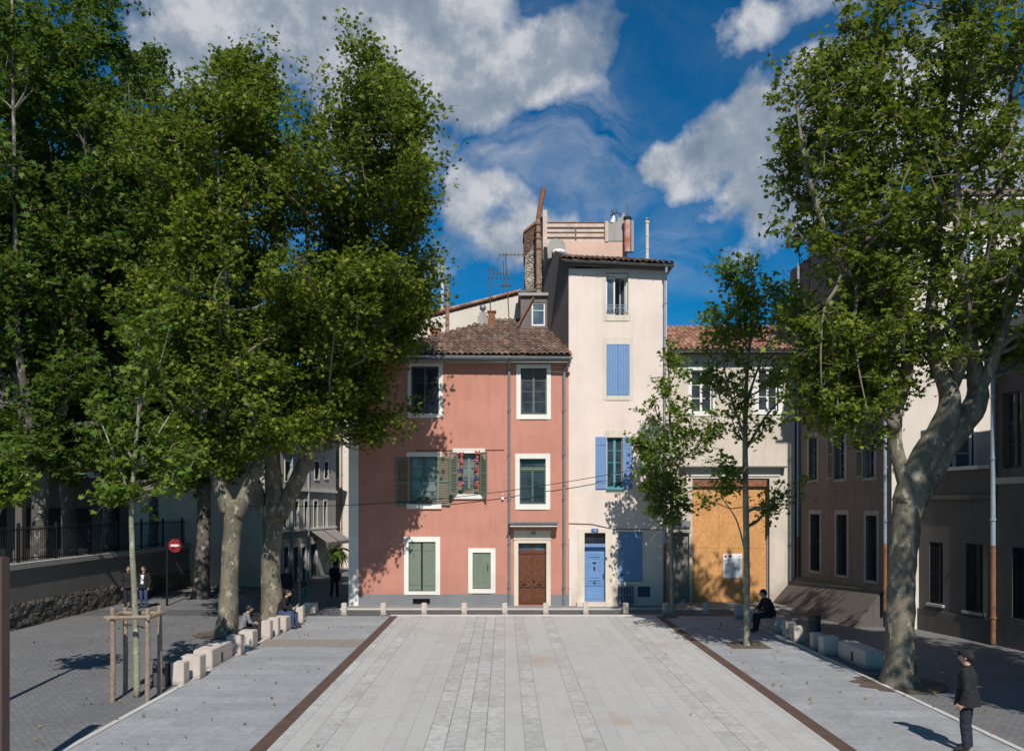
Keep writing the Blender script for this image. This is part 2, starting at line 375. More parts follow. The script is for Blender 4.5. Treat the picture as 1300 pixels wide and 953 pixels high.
def window(r, h, y=.16, cols=2, rows=(0, .5, 1), fm='fgreen', gm='glass', fw=.06, thin=.028, name='window'):
    x0, x1, z0, z1 = h; m = MB()
    m.box(x0, x0 + fw, y, y + .07, z0, z1); m.box(x1 - fw, x1, y, y + .07, z0, z1)
    m.box(x0 + fw, x1 - fw, y, y + .07, z1 - fw, z1); m.box(x0 + fw, x1 - fw, y, y + .07, z0, z0 + fw * 1.3)
    iw = (x1 - x0 - 2 * fw) / cols; zi0 = z0 + fw * 1.3; zi1 = z1 - fw
    for c in range(1, cols): m.box(x0 + fw + c * iw - .05, x0 + fw + c * iw + .05, y - .01, y + .065, zi0, zi1)
    for rr in rows[1:-1]:
        z = zi0 + (zi1 - zi0) * rr; m.box(x0 + fw, x1 - fw, y + .005, y + .055, z - thin / 2, z + thin / 2)
    w = m.build(name, M[fm], r)
    g = MB(); g.box(x0 + fw * .5, x1 - fw * .5, y + .035, y + .045, z0 + fw * .5, z1 - fw * .5); g.build('pane', M[gm], w)
    return w
def surround(r, h, l, rr, t, b, m='whitetrim', proud=.03, y1=.02, name='surround'):
    x0, x1, z0, z1 = h; k = MB()
    if l: k.box(x0 - l, x0, -proud, y1 + .1, z0 - b, z1 + t)
    if rr: k.box(x1, x1 + rr, -proud, y1 + .1, z0 - b, z1 + t)
    if t: k.box(x0, x1, -proud, y1 + .1, z1, z1 + t)
    if b: k.box(x0, x1, -proud - .02, y1 + .1, z0 - b, z0)
    return k.build(name, M[m], r)
def louvre(r, x0, x1, z0, z1, m, y=-.06, th=.045, panels=2, name='shutter', hinge=None, ang=0):
    """louvred leaf; hinge=x of the hinge side, ang = opened out of the wall plane"""
    k = MB(); fw = .07; w = x1 - x0
    k.box(0, fw, 0, th, 0, z1 - z0); k.box(w - fw, w, 0, th, 0, z1 - z0)
    k.box(fw, w - fw, 0, th, 0, fw * 1.5); k.box(fw, w - fw, 0, th, z1 - z0 - fw, z1 - z0)
    zz = [fw * 1.5, z1 - z0 - fw]
    for p in range(1, panels):
        zc = (z1 - z0) * p / panels; k.box(fw, w - fw, 0, th, zc - fw / 2, zc + fw / 2)
    n = int((z1 - z0) / .075)
    for i in range(n):
        z = zz[0] + (zz[1] - zz[0]) * (i + .5) / n
        k.box(fw, w - fw, -.022, .022, -.004, .004, Matrix.Translation((0, th / 2, z)) @ Matrix.Rotation(R(42), 4, 'X'))
    o = k.build(name, M[m], r)
    if hinge is None or hinge == 'l': o.location = (x0, y, z0); o.rotation_euler = (0, 0, -ang)
    else:
        o.location = (x1 - w * math.cos(ang), y - w * math.sin(ang), z0); o.rotation_euler = (0, 0, ang)
    return o
def boards(r, x0, x1, z0, z1, m, y=-.02, th=.05, n=None, name='shutter', bands=True):
    k = MB(); n = n or max(2, int((x1 - x0) / .13)); w = (x1 - x0) / n
    for i in range(n): k.box(x0 + i * w + .004, x0 + (i + 1) * w - .004, y, y + th, z0 + .01, z1 - .01)
    k.box(x0, x1, y + th * .5, y + th + .01, z0, z1)
    if bands:
        for f in (.14, .86):
            z = z0 + (z1 - z0) * f; k.box(x0 + .03, x1 - .03, y - .018, y, z - .045, z + .045)
    return k.build(name, M[m], r)
def downpipe(r, pts, rad=.05, m='zinc', name='downpipe'):
    k = MB(); k.tube(pts, rad, 10)
    z0 = min(p[2] for p in pts); z1 = max(p[2] for p in pts); a = pts[-1] if pts[-1][2] < pts[0][2] else pts[0]
    z = z0 + .8
    while z < z1 - .6:
        k.tube([(a[0], a[1], z - .025), (a[0], a[1], z + .025)], rad * 1.35, 10); k.box(a[0] - .01, a[0] + .01, a[1], a[1] + .12, z - .01, z + .01); z += 1.9
    return k.build(name, M[m], r, smooth=False)
def gutter(r, x0, x1, y, z, m='zinc', rad=.07, dz=0., name='gutter'):
    k = MB(); n = 8; prof = [(rad * math.cos(math.pi + math.pi * i / n), rad * math.sin(math.pi + math.pi * i / n)) for i in range(n + 1)]
    prof += [(p[0] * .88, p[1] * .88 + .002) for p in reversed(prof)]
    vs = [(x0, y + p[0], z + p[1]) for p in prof] + [(x1, y + p[0], z + p[1] + dz) for p in prof]; c = len(prof)
    k.add(vs, [(i, (i + 1) % c, (i + 1) % c + c, i + c) for i in range(c)])
    k.tube([(x0, y - rad, z), (x1, y - rad, z + dz)], .013, 6)
    x = x0 + .3
    while x < x1:
        t = (x - x0) / (x1 - x0) * dz; k.box(x - .012, x + .012, y - rad - .005, y + rad + .1, z - rad - .012 + t, z - rad + t); x += .6
    return k.build(name, M[m], r)
def tile_roof(r, poly, loc, pitch, rz=0, roll=0, m='tileold', name='roof', pt=.24, row=.38):
    """canal tiles laid on a sloping plane; poly in (u along eave, v up slope)"""
    us = [p[0] for p in poly]; vs = [p[1] for p in poly]; u0, u1, v0, v1 = min(us), max(us), min(vs), max(vs)
    def inside(x, y):
        c = False; n = len(poly)
        for i in range(n):
            a, b = poly[i], poly[(i + 1) % n]
            if (a[1] > y) != (b[1] > y) and x < (b[0] - a[0]) * (y - a[1]) / (b[1] - a[1]) + a[0]: c = not c
        return c
    sub = 6; nu = int((u1 - u0) / pt) + 1; nv = max(1, int(math.ceil((v1 - v0) / row))); k = MB(); rng = random.Random(5)
    for j in range(nv):
        for i in range(nu):
            jx = rng.uniform(-.012, .012); jz = rng.uniform(-.008, .014); jv = rng.uniform(-.03, .03); js = rng.uniform(-.01, .01)
            base = u0 + i * pt; a = v0 + j * row; b = min(a + row * 1.08, v1 + .02)
            if not inside(base + pt / 2, (a + min(b, v1)) / 2): continue
            vv = []
            for (v, dz) in ((a + jv, .045 + jz), (b, .0)):
                for q in range(sub + 1):
                    t = q / sub; h = .075 * math.sin(math.pi * t) ** .8 if 0 < t < 1 else 0.
                    vv.append((base + t * pt * 1.04 + jx + (js if v > a + .1 else 0), v, h + dz * (.4 + .6 * math.sin(math.pi * t))))
            fs = [(q, q + 1, q + sub + 2, q + sub + 1) for q in range(sub)]
            n0 = len(vv)
            vv += [(p[0], p[1] + .002, -.05 if (j == 0) else -.02) for p in vv[:sub + 1]]
            # the open end of each tile shows a thin lip
            vv += [(p[0], p[1], p[2] - .022 if p[2] > .03 else p[2]) for p in vv[:sub + 1]]
            n1 = n0 + sub + 1
            fs += [(q, q + 1, n1 + q + 1, n1 + q) for q in range(sub)]
            k.add(vv[:n0] + vv[n1:], [tuple(w if w < n0 else w - (sub + 1) for w in f) for f in fs])
    # bedding under the tiles
    n = len(poly); vs_ = [(p[0], p[1] + (.06 if p[1] == v0 else 0), -.005) for p in poly] + [(p[0], p[1] + (.06 if p[1] == v0 else 0), -.07) for p in poly]
    k.add(vs_, [tuple(range(n)), tuple(reversed(range(n, 2 * n)))] + [(i, i + n, (i + 1) % n + n, (i + 1) % n) for i in range(n)])
    me = bpy.data.meshes.new(name); me.from_pydata(k.v, [], k.f); me.materials.append(M[m])
    o = bpy.data.objects.new(name, me); col.objects.link(o); o.parent = r
    o.matrix_local = Matrix.Translation(loc) @ Matrix.Rotation(rz, 4, 'Z') @ Matrix.Rotation(roll, 4, 'Y') @ Matrix.Rotation(pitch, 4, 'X')
    return o
def flue(px, ptop, pbot, Y, rad, m, name, label, cat='chimney', cap=True, lean=0):
    x = wx(px, Y); z0 = wz(pbot, Y); z1 = wz(ptop, Y); r = thing(name, label, cat, (x, Y, z0)); k = MB(); h = z1 - z0
    k.tube([(0, 0, -.4), (lean * .5, 0, h * .5), (lean, 0, h)], rad, 12)
    for f in (.3, .62): k.tube([(lean * f, 0, h * f - .04), (lean * f, 0, h * f + .04)], rad * 1.15, 12)
    k.build('flue', M[m], r)
    if cap:
        c = MB(); c.tube([(lean, 0, h - .1), (lean, 0, h), (lean, 0, h + .02)], [rad * 1.3, rad * 1.3, rad * .9], 12)
        c.tube([(lean, 0, h + .1), (lean, 0, h + .16)], [rad * 1.5, rad * .4], 12)
        for a in range(3): c.box(lean + rad * math.cos(a * 2.1) - .01, lean + rad * math.cos(a * 2.1) + .01, rad * math.sin(a * 2.1) - .01, rad * math.sin(a * 2.1) + .01, h, h + .12)
        c.build('cap', M[m], r)
    return r

# ------------------------------------------------------------------ camera, light, world
cam = bpy.data.cameras.new('camera'); co = bpy.data.objects.new('camera', cam); col.objects.link(co); scn.camera = co
co.location = (0, 0, CH); co.rotation_euler = (R(90), 0, 0)
cam.sensor_width = 36; cam.lens = 36 * F / 1300; cam.clip_end = 3000
cam.shift_x = (650 - VX) / 1300; cam.shift_y = (VY - 476.5) / 1300
AZ, EL = R(7), R(44)
sun = bpy.data.lights.new('sun', 'SUN'); sun.energy = 5; sun.angle = R(.5); sun.color = (1, .945, .87)
so = bpy.data.objects.new('sun', sun); col.objects.link(so)
sd = Vector((-math.sin(AZ) * math.cos(EL), math.cos(AZ) * math.cos(EL), -math.sin(EL)))
so.rotation_euler = sd.to_track_quat('-Z', 'Y').to_euler(); so.location = (20, -20, 40)

w = bpy.data.worlds.new('World'); scn.world = w; w.use_nodes = True; nt = w.node_tree; nt.nodes.clear()
wo = nt.nodes.new('ShaderNodeOutputWorld'); bg = nt.nodes.new('ShaderNodeBackground'); bg.inputs[1].default_value = .06
sky = nt.nodes.new('ShaderNodeTexSky'); sky.sky_type = 'NISHITA'; sky.sun_disc = False; sky.sun_elevation = EL; sky.sun_rotation = math.pi - AZ
sky.air_density = 1.0; sky.dust_density = .4; sky.ozone_density = 3.0
tinted = mix(nt, 1.0, sky.outputs[0], (.04, .9, 1.38), 'MULTIPLY')
tc = nt.nodes.new('ShaderNodeTexCoord'); D0 = tc.outputs['Generated']
def vm(op, a, b=None):
    n = nt.nodes.new('ShaderNodeVectorMath'); n.operation = op
    for i, v in enumerate((a, b)):
        if v is None: continue
        if isinstance(v, tuple): n.inputs[i].default_value = v
        elif isinstance(v, (int, float)): n.inputs['Scale'].default_value = v
        else: nt.links.new(v, n.inputs[i])
    return n
wn = nt.nodes.new('ShaderNodeTexNoise'); wn.inputs['Scale'].default_value = 7; wn.inputs['Detail'].default_value = 5; nt.links.new(D0, wn.inputs['Vector'])
off = vm('SCALE', vm('SUBTRACT', wn.outputs['Color'], (.5, .5, .5)).outputs[0], .16)
D1 = vm('ADD', D0, off.outputs[0]).outputs[0]
def dirof(px, py):
    v = Vector(((px - VX) / F, 1, (VY - py) / F)).normalized(); return tuple(v)
clouds = [(250, 40, 110, .9), (350, 5, 120, 1), (450, 45, 120, 1), (560, 30, 110, 1.1), (610, 95, 100, 1.1), (700, 85, 78, 1.1), (480, 110, 120, .9), (560, 190, 90, .55), (745, 75, 40, .8),
          (600, 275, 75, .9), (655, 285, 60, .8), (710, 285, 40, .6), (560, 320, 60, .6), (845, 188, 48, 1.0), (905, 180, 72, 1.1), (970, 165, 76, 1.1), (1010, 180, 90, 1.1), (985, 240, 90, 1.1), (925, 235, 62, .95), (880, 215, 50, .8), (960, 285, 55, .7), (1060, 180, 120, 1), (1160, 130, 130, .9), (1250, 230, 120, .7),
          (935, 12, 48, .7), (985, 10, 48, .6), (1040, -40, 80, .6), (40, 210, 60, .7), (30, -80, 120, .6), (180, 420, 70, .4), (820, 330, 50, .25), (1150, 30, 60, .6),
          (-500, 100, 260, 1), (1900, 50, 300, 1), (2400, 350, 300, .9), (-900, 300, 300, .9)]
wisps = [(650, 190, 90, 1.), (730, 165, 80, .8), (600, 230, 60, .8), (800, 200, 70, .6), (740, 250, 70, .6), (430, 330, 120, .6), (870, 320, 70, .6), (560, 60, 200, .5)]
def density(D, clouds=None, extra=True):
    clouds = clouds or globals()['clouds']
    acc = None
    L_ = [(dirof(a, b), rr / F * dirof(a, b)[1], wt) for a, b, rr, wt in clouds] + [] + (not extra and [] or [(tuple(Vector(v).normalized()), q, 1.1) for v, q in (((0, -1, .35), .3), ((-1, -.6, .5), .25), ((1, -.5, .3), .25), ((-1, .3, .2), .25))])  # extra: unseen clouds behind and beside the view, added for neutral fill light
    for (c, sc, wt) in L_:
        dn = vm('DISTANCE', D, c)
        mr = nt.nodes.new('ShaderNodeMapRange'); mr.interpolation_type = 'SMOOTHSTEP'
        mr.inputs['From Min'].default_value = 0; mr.inputs['From Max'].default_value = sc * 1.45; mr.inputs['To Min'].default_value = wt; mr.inputs['To Max'].default_value = 0
        nt.links.new(dn.outputs['Value'], mr.inputs['Value'])
        acc = mr.outputs[0] if acc is None else math_(nt, 'MAXIMUM', acc, mr.outputs[0]) if False else math_(nt, 'SMOOTH_MAX', acc, mr.outputs[0], .15)
    return acc
def fbm(D, s, d=8, r=.6):
    n = nt.nodes.new('ShaderNodeTexNoise'); n.inputs['Scale'].default_value = s; n.inputs['Detail'].default_value = d; n.inputs['Roughness'].default_value = r
    nt.links.new(D, n.inputs['Vector']); return n.outputs['Fac']
blob = density(D1); f1 = fbm(D0, 9)
den = math_(nt, 'ADD', blob, math_(nt, 'MULTIPLY', math_(nt, 'SUBTRACT', f1, .5), 1.1))
den = math_(nt, 'ADD', den, math_(nt, 'MULTIPLY', math_(nt, 'SUBTRACT', fbm(D0, 28, 6, .65), .5), .35)); alpha = ramp(nt, den, [(.34, 0), (.47, .38), (.66, .97)])
wv = nt.nodes.new('ShaderNodeMapping'); wv.inputs['Scale'].default_value = (1, 1, 3.2); wv.inputs['Rotation'].default_value = (0, .25, 0); nt.links.new(D1, wv.inputs[0])
veil = math_(nt, 'MULTIPLY', math_(nt, 'MULTIPLY', density(D1, wisps, False), ramp(nt, fbm(wv.outputs[0], 6, 8, .62), [(.38, 0), (.7, 1)])), .7)
alpha = math_(nt, 'MAXIMUM', alpha, veil)
f2 = fbm(vm('ADD', D0, (.012, 0, .035)).outputs[0], 9)
lit = math_(nt, 'ADD', math_(nt, 'MULTIPLY', math_(nt, 'SUBTRACT', f1, f2), 2.2), .5)
lit = math_(nt, 'SUBTRACT', lit, math_(nt, 'MULTIPLY', math_(nt, 'SUBTRACT', den, .75), .34)); lit = math_(nt, 'ADD', lit, math_(nt, 'MULTIPLY', math_(nt, 'SUBTRACT', fbm(D0, 3.5, 5), .5), 1.0))
ccol = ramp(nt, lit, [(.05, (.27, .37, .5)), (.48, (.5, .58, .7)), (.78, (.95, .98, 1.04))])
bg2 = nt.nodes.new('ShaderNodeBackground'); bg2.inputs[1].default_value = .62; nt.links.new(ccol, bg2.inputs[0])
nt.links.new(tinted, bg.inputs[0])
mxs = nt.nodes.new('ShaderNodeMixShader'); nt.links.new(alpha, mxs.inputs[0]); nt.links.new(bg.outputs[0], mxs.inputs[1]); nt.links.new(bg2.outputs[0], mxs.inputs[2])
nt.links.new(mxs.outputs[0], wo.inputs[0])
scn.view_settings.view_transform = 'Standard'; scn.view_settings.look = 'None'; scn.view_settings.gamma = 1; scn.view_settings.exposure = 0.
scn.render.engine = 'CYCLES'; scn.cycles.use_denoising = True
scn.cycles.max_bounces = 6; scn.cycles.diffuse_bounces = 2; scn.cycles.glossy_bounces = 2; scn.cycles.transmission_bounces = 3; scn.cycles.transparent_max_bounces = 4
scn.cycles.sample_clamp_indirect = 4

# ------------------------------------------------------------------ ground
XL, XR, YF = -4.2, 5.9, 31.3
struct('ground', MB().add([(-300, -100, 0), (300, -100, 0), (300, 700, 0), (-300, 700, 0)], [(0, 1, 2, 3)]), M['setts'])
def sheet(name, x0, x1, y0, y1, z, m): return struct(name, MB().box(x0, x1, y0, y1, z - .004, z), M[m])
sheet('plaza_paving', XL, XR, 2, YF, .012, 'paving')
sheet('plaza_slabs_left', -7.7, XL - .3, 2, YF, .008, 'slabs'); bpy.data.objects['plaza_slabs_left'].name = 'slab_path'
sheet('slab_path', XR + .3, 9.05, 2, YF, .008, 'slabs')
sheet('cobble_band', -7.7, XL - .3, 24.4, 25.8, .012, 'tanband')
sheet('drain_strip', XL - .3, XL, 2, YF, .014, 'drain'); sheet('drain_strip', XR, XR + .3, 2, YF, .014, 'drain')
struct('kerb', MB().box(XL - .3, XR + .3, YF, YF + .12, -.02, .05), M['kerbstone'])
sheet('road', -60, 60, YF + .12, 33.3, .006, 'asphalt')
struct('pavement', MB().box(-6.9, 12.9, 33.3, 36.5, -.05, .06), M['pavement'])
struct('kerb', MB().box(-6.9, 12.9, 33.18, 33.3, -.05, .065), M['kerbstone'])
struct('kerb', MB().box(-7.82, -7.7, 12, YF - 1, -.02, .03), M['kerbstone'])
struct('kerb', MB().box(9.05, 9.17, 12, YF - 1, -.02, .03), M['kerbstone'])

# ------------------------------------------------------------------ pink house
H = Bld('pink_house', 'salmon pink three storey house with white window surrounds and brown door', wx(455, 34.2), 34.2, cat='house')
r = H.r; rc = H.rect
ZT = wz(458, 34.2)
w1 = H.hole(522, 557, 465, 525); w2 = H.hole(661, 694, 467.6, 526); w3 = H.hole(520.7, 555, 579.5, 639.6); w4 = H.hole(581.3, 609.3, 575, 627)
w5 = H.hole(659.7, 692.7, 582, 639.6); w6 = H.hole(518.8, 553, 687.4, 750); w7 = H.hole(600, 623, 701, 747); dr = H.hole(658, 693.5, 689, 768.2)
vent = H.hole(524, 546, 759.5, 767)
W = H.at(722)[0]
k = MB(); k.wall(0, W, 0.0, ZT, 0, .35, H.holes); k.box(0, .3, .35, 5.6, 0, ZT); k.box(W - .3, W, .35, 5.6, 0, ZT); k.box(.3, W - .3, 5.3, 5.6, 0, ZT)
k.box(.3, W - .3, .35, 5.3, ZT - .2, ZT)
k.build('wall', M['pink'], r)
k = MB(); px = H.at(455)[0]; holes = [dr, vent]; k.wall(0, W, 0, wz(754, 34.2), -.02, -.001, [(dr[0] - .2, dr[1] + .2, -1, 9), vent]); k.build('plinth', M['plinth'], r)
MB().box(-.42, -.001, -.02, 5.6, 0, ZT + .05).build('corner_strip', M['whitetrim'], r)
k = MB(); x0, x1, z0, z1 = vent
for i in range(7): k.box(x0 + (x1 - x0) * (i + .3) / 7, x0 + (x1 - x0) * (i + .55) / 7, .02, .04, z0, z1)
k.box(x0, x1, .2, .22, z0, z1); k.build('vent_grille', M['iron'], r)
sc_ = 34.2 / F
surround(r, w1, 4.4 * sc_, 5.3 * sc_, 7 * sc_, 5 * sc_); surround(r, w2, 5.5 * sc_, 5.3 * sc_, 5 * sc_, 6 * sc_)
surround(r, w5, 5.7 * sc_, 5.8 * sc_, 6.4 * sc_, 7 * sc_); surround(r, w6, 5.8 * sc_, 5.8 * sc_, 6.4 * sc_, 4.5 * sc_); surround(r, w7, 5.5 * sc_, 6 * sc_, 5.5 * sc_, 5.6 * sc_)
for w_, l, rr_ in ((w3, 4.5, 5.5), (w4, 6.5, 6.5)):
    x0, x1, z0, z1 = w_
    MB().box(x0 - l * sc_, x1 + rr_ * sc_, -.03, .1, z1, z1 + 5.8 * sc_).build('lintel', M['whitetrim'], r)
    MB().box(x0 - l * sc_, x1 + rr_ * sc_, -.09, .1, z0 - 6 * sc_, z0).build('sill', M['whitetrim'], r)
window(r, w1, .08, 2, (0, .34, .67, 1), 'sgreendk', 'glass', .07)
window(r, w2, .12, 2, (0, .25, .5, .75, 1), 'fgreen')
window(r, w3, .12, 2, (0, .25, .5, .75, 1), 'fgreen', 'curtain')
window(r, w4, .2, 2, (0, .33, .66, 1), 'sgreen', 'curtain')
x0, x1, z0, z1 = w5; zt = z1 - .42
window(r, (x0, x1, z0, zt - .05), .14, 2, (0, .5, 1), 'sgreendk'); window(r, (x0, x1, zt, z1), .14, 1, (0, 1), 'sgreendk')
MB().box(x0, x1, .12, .22, zt - .05, zt).build('transom', M['sgreen'], r)
# closed but slightly sagging pair of shutters, ground floor
x0, x1, z0, z1 = w6; xm = (x0 + x1) / 2
boards(r, x0 + .01, xm - .05, z0 + .02, z1 - .03, 'sgreen', .05, n=3); boards(r, xm + .02, x1 - .01, z0, z1 - .05, 'sgreen', .03, n=4)
k = MB(); k.tube([(xm - .01, .0, z0 + .1), (xm - .01, .0, z1 - .15)], .012, 6); k.box(xm - .05, xm + .03, -.01, .03, (z0 + z1) / 2 - .05, (z0 + z1) / 2 + .05); k.build('shutter_bar', M['iron'], r)
MB().box(x0, x1, .3, .32, z0, z1).build('pane', M['darkopen'], r)
x0, x1, z0, z1 = w7; boards(r, x0 + .01, x1 - .01, z0 + .01, z1 - .01, 'sgreen', .03, n=5, bands=False)
MB().box(x1 - .14, x1 - .11, -.01, .03, z0 + .75, z0 + 1.05).build('latch', M['iron'], r)
# opened shutters
x0, x1, z0, z1 = w3
louvre(r, x1 + .01, x1 + .57, z0 - .05, z1 + .0, 'sgreen', -.07, ang=R(4)); louvre(r, x0 - .6, x0 - .04, z0 - .08, z1 - .1, 'sgreen', -.07, hinge='r', ang=R(4))
x0, x1, z0, z1 = w4
louvre(r, x1 + .0, x1 + .5, z0 - .03, z1 + .03, 'sgreen', -.06, hinge='l', ang=R(54)); louvre(r, x0 - .5, x0 - .0, z0 - .03, z1 + .03, 'sgreen', -.06, hinge='r', ang=R(52))
# front door
x0, x1, z0, z1 = dr
k = MB(); fs = 5.5 * sc_; k.box(x0 - fs, x0, -.05, .2, .06, z1 + fs); k.box(x1, x1 + fs, -.05, .2, .06, z1 + fs); k.box(x0, x1, -.05, .2, z1, z1 + fs)
k.box(x0 - fs, x1 + fs, -.035, .02, z1 + fs, z1 + fs + .36); k.box(x0 - fs - .03, x1 + fs + .03, -.08, .02, z1 + fs - .03, z1 + fs + .03)
k.build('door_frame', M['creamtrim'], r)
k = MB(); k.box(x0, x1, .2, .24, z0, z1); d = k.build('door', M['wood'], r)
k = MB(); xm = (x0 + x1) / 2; zt = z1 - .42; hw = (x1 - x0) / 2
k.box(x0, x1, .165, .2, zt - .05, zt + .05); k.box(x0, x0 + .05, .165, .2, z0, z1); k.box(x1 - .05, x1, .165, .2, z0, z1); k.box(xm - .03, xm + .03, .15, .2, z0, zt)
k.box(xm - .06, xm + .06, .16, .2, zt + .05, z1)
for s in (-1, 1):
    a = xm + (.05 if s > 0 else -hw + .07); b = a + hw - .12
    k.box(a, b, .18, .2, z0 + .08, z0 + .72); k.box(a + .04, b - .04, .165, .18, z0 + .12, z0 + .68)
    for q in range(3): k.box(a + (b - a) * (q + .1) / 3, a + (b - a) * (q + .8) / 3, .175, .2, z0 + 1.0, zt - .12)
    k.box(a - .01, b + .01, .15, .2, z0 + .78, z0 + .84)
k.build('panelling', M['wood'], d)
k = MB()
for s in (-1, 1): k.box(xm + s * hw * .5 - hw * .36, xm + s * hw * .5 + hw * .36, .19, .199, zt + .1, z1 - .07)
k.build('pane', M['glassblue'], d)
for s in (-1, 1): MB().box(xm + s * hw * .55 - .1, xm + s * hw * .55 + .1, .13, .17, z0 + .86, z0 + .91).build('letter_slot', M['iron'], d)
MB().ball((xm + .08, .12, z0 + 1.05), .035).build('handle', M['iron'], d)
k = MB(); cx0, cx1, _, zc = rc(646, 708, 662, 668); k.box(cx0, cx1, -.62, -.0, zc - .04, zc); k.box(cx0 - .02, cx1 + .02, -.66, -.62, zc - .05, zc + .02); k.build('door_canopy', M['zinc'], r)
k = MB(); k.box(cx0 + .05, cx1 - .05, -.55, 0, zc - .2, zc - .04); k.build('canopy_soffit', M['creamtrim'], r)
# number plate
def text(body, size, loc, m, parent, name='lettering', rot=(R(90), 0, 0), align='CENTER'):
    c = bpy.data.curves.new(name, 'FONT'); c.body = body; c.size = size; c.extrude = .003; c.align_x = align; c.align_y = 'CENTER'; c.resolution_u = 2
    o = bpy.data.objects.new(name, c); col.objects.link(o)
    dg = bpy.context.evaluated_depsgraph_get(); me = bpy.data.meshes.new_from_object(o.evaluated_get(dg)); bpy.data.objects.remove(o); bpy.data.curves.remove(c)
    me.materials.clear(); me.materials.append(M[m]); o = bpy.data.objects.new(name, me); col.objects.link(o); o.parent = parent; o.location = loc; o.rotation_euler = rot; return o
xp, zp = H.at(677, 676)
k = MB(); k.prism([(xp + .11 * math.cos(i * math.pi / 8), zp + .075 * math.sin(i * math.pi / 8)) for i in range(16)], 'y', -.06, -.036); pl = k.build('number_plate', M['signgreen'], r)
text('8', .11, (xp, -.064, zp), 'whitepaint', pl)
# roof, gutter, pipes
x0 = -.55; W_ = W + .1; pit = math.atan(.56); cp = math.cos(pit)
xr = H.at(655)[0]
dd = 4.6 / cp
tile_roof(r, [(x0, 0), (W_, 0), (W_, 3.0), (xr + .2, dd), (xr - 1.2, dd * .97), (x0 + 2.6, 1.75), (x0, .8)], (0, -.5, ZT + .16), pit)
k = MB(); k.prism([(-.45, ZT), (5.5, ZT), (5.5, ZT + .12), (4.0, ZT + 2.0), (-.45, ZT + .08)], 'x', xr - 1.4, W - .02)
k.add([(x0 + .2, -.45, ZT), (xr - 1.4, -.45, ZT), (xr - 1.4, 4.0, ZT), (x0 + .2, .4, ZT), (x0 + .2, -.45, ZT + .08), (xr - 1.4, -.45, ZT + .08), (xr - 1.4, 3.7, ZT + 2.0), (x0 + .2, .2, ZT + .36)],
      [(0, 1, 2, 3), (4, 5, 6, 7), (0, 1, 5, 4), (1, 2, 6, 5), (2, 3, 7, 6), (3, 0, 4, 7)])
k.build('eave_board', M['zincdark'], r)
MB().box(x0 + .2, W, -.35, -.02, ZT - .12, ZT).build('cornice', M['concrete'], r)
gutter(r, x0, W + .12, -.6, ZT + .14, 'zincblue', dz=-.1)
xa = H.at(646.5)[0]; downpipe(r, [(xa, -.6, ZT + .1), (xa, -.5, ZT - .05), (xa, -.09, ZT - .35), (xa, -.09, .05)], .055, 'zinc')
xa = H.at(716)[0]; downpipe(r, [(xa + .22, -.6, ZT), (xa + .2, -.5, ZT - .15), (xa, -.09, ZT - .45), (xa, -.09, .05)], .06, 'zinc')
k = MB(); xa, za = H.at(638, 631); k.box(xa - .05, xa + .05, -.1, 0, za - .1, za + .06); k.ball((xa, -.1, za + .1), .05); k.build('wall_lamp', M['whitepaint'], r)
MB().tube([(H.at(640)[0] - 3.8, -.02, wz(572, 34.2)), (H.at(640)[0], -.02, wz(571, 34.2))], .012, 6).build('wall_wire', M['cable'], r)

# flower pots in the open window
def pot(name, label, loc, fl, s=1., group='flower pots in the open window'):
    t = thing(name, label, 'flower pot', loc, 0, group); k = MB()
    k.tube([(0, 0, 0), (0, 0, .1 * s), (0, 0, .1 * s), (0, 0, .13 * s)], [.05 * s, .07 * s, .082 * s, .082 * s], 12); k.build('pot', M['terracotta'], t)
    rg = random.Random(hash(label) % 999); k = MB()
    for i in range(26):
        a = rg.uniform(0, 6.3); q = rg.uniform(0, .1); k.ball((q * math.cos(a), q * math.sin(a), .15 + rg.uniform(0, .08)), .028, 5, 4, (1, 1, .5))
    k.build('leaves', M['leafyoung'], t); k = MB()
    if fl:
        for i in range(20):
            a = rg.uniform(0, 6.3); q = rg.uniform(.02, .13); k.ball((q * math.cos(a), -abs(q * math.sin(a)) * .8, .17 + rg.uniform(0, .16)), .03, 6, 4, (1, 1, .8))
        k.build('blooms', M[fl], t)
    return t
hx, hy = H.r.location.x, H.r.location.y
for (px_, py_, fl, lb) in ((586, 583.5, 'magenta', 'topmost pot of pink flowers on the left side of the open window'), (586, 594, 'magenta', 'second pot from the top on the left, bright pink blooms'), (584.5, 604, 'violet', 'third pot down on the left with pale violet blooms'),
                          (585, 621, 'magenta', 'lowest left pot of magenta flowers by the window sill'), (606, 582, 'redbloom', 'topmost pot of red flowers at the right of the open window'), (604.5, 593, 'magenta', 'second pot on the right with pink blooms'), (605, 603.5, 'redbloom', 'third pot on the right with dark red blooms'),
                          (605.5, 613.5, 'violet', 'fourth pot on the right with deep violet blooms'), (605, 624, 'redbloom', 'lowest right pot by the sill with few red blooms')):
    Y = 34.1; pot('flower_pot', lb, (wx(px_, Y), Y, wz(py_, Y)), fl, .9)
Y = 34.15; pot('flower_pot', 'terracotta pot with a round green plant on the middle of the sill', (wx(595, Y), Y, w4[2] + .01), None, 1.15)
t = thing('window_box', 'dark green plastic trough on the white sill of the left middle window', 'planter', (wx(539, 34.15), 34.12, w3[2] + .005)); MB().prism([(-.3, 0), (.3, 0), (.34, .2), (-.34, .2)], 'y', -.09, .1).build('trough', M['plastic'], t)
k = MB()
for i in range(30): k.ball((random.uniform(-.28, .28), random.uniform(-.05, .05), .2 + random.uniform(0, .1)), .04, 5, 4, (1, .6, .6))
k.build('leaves', M['leafdark'], t)

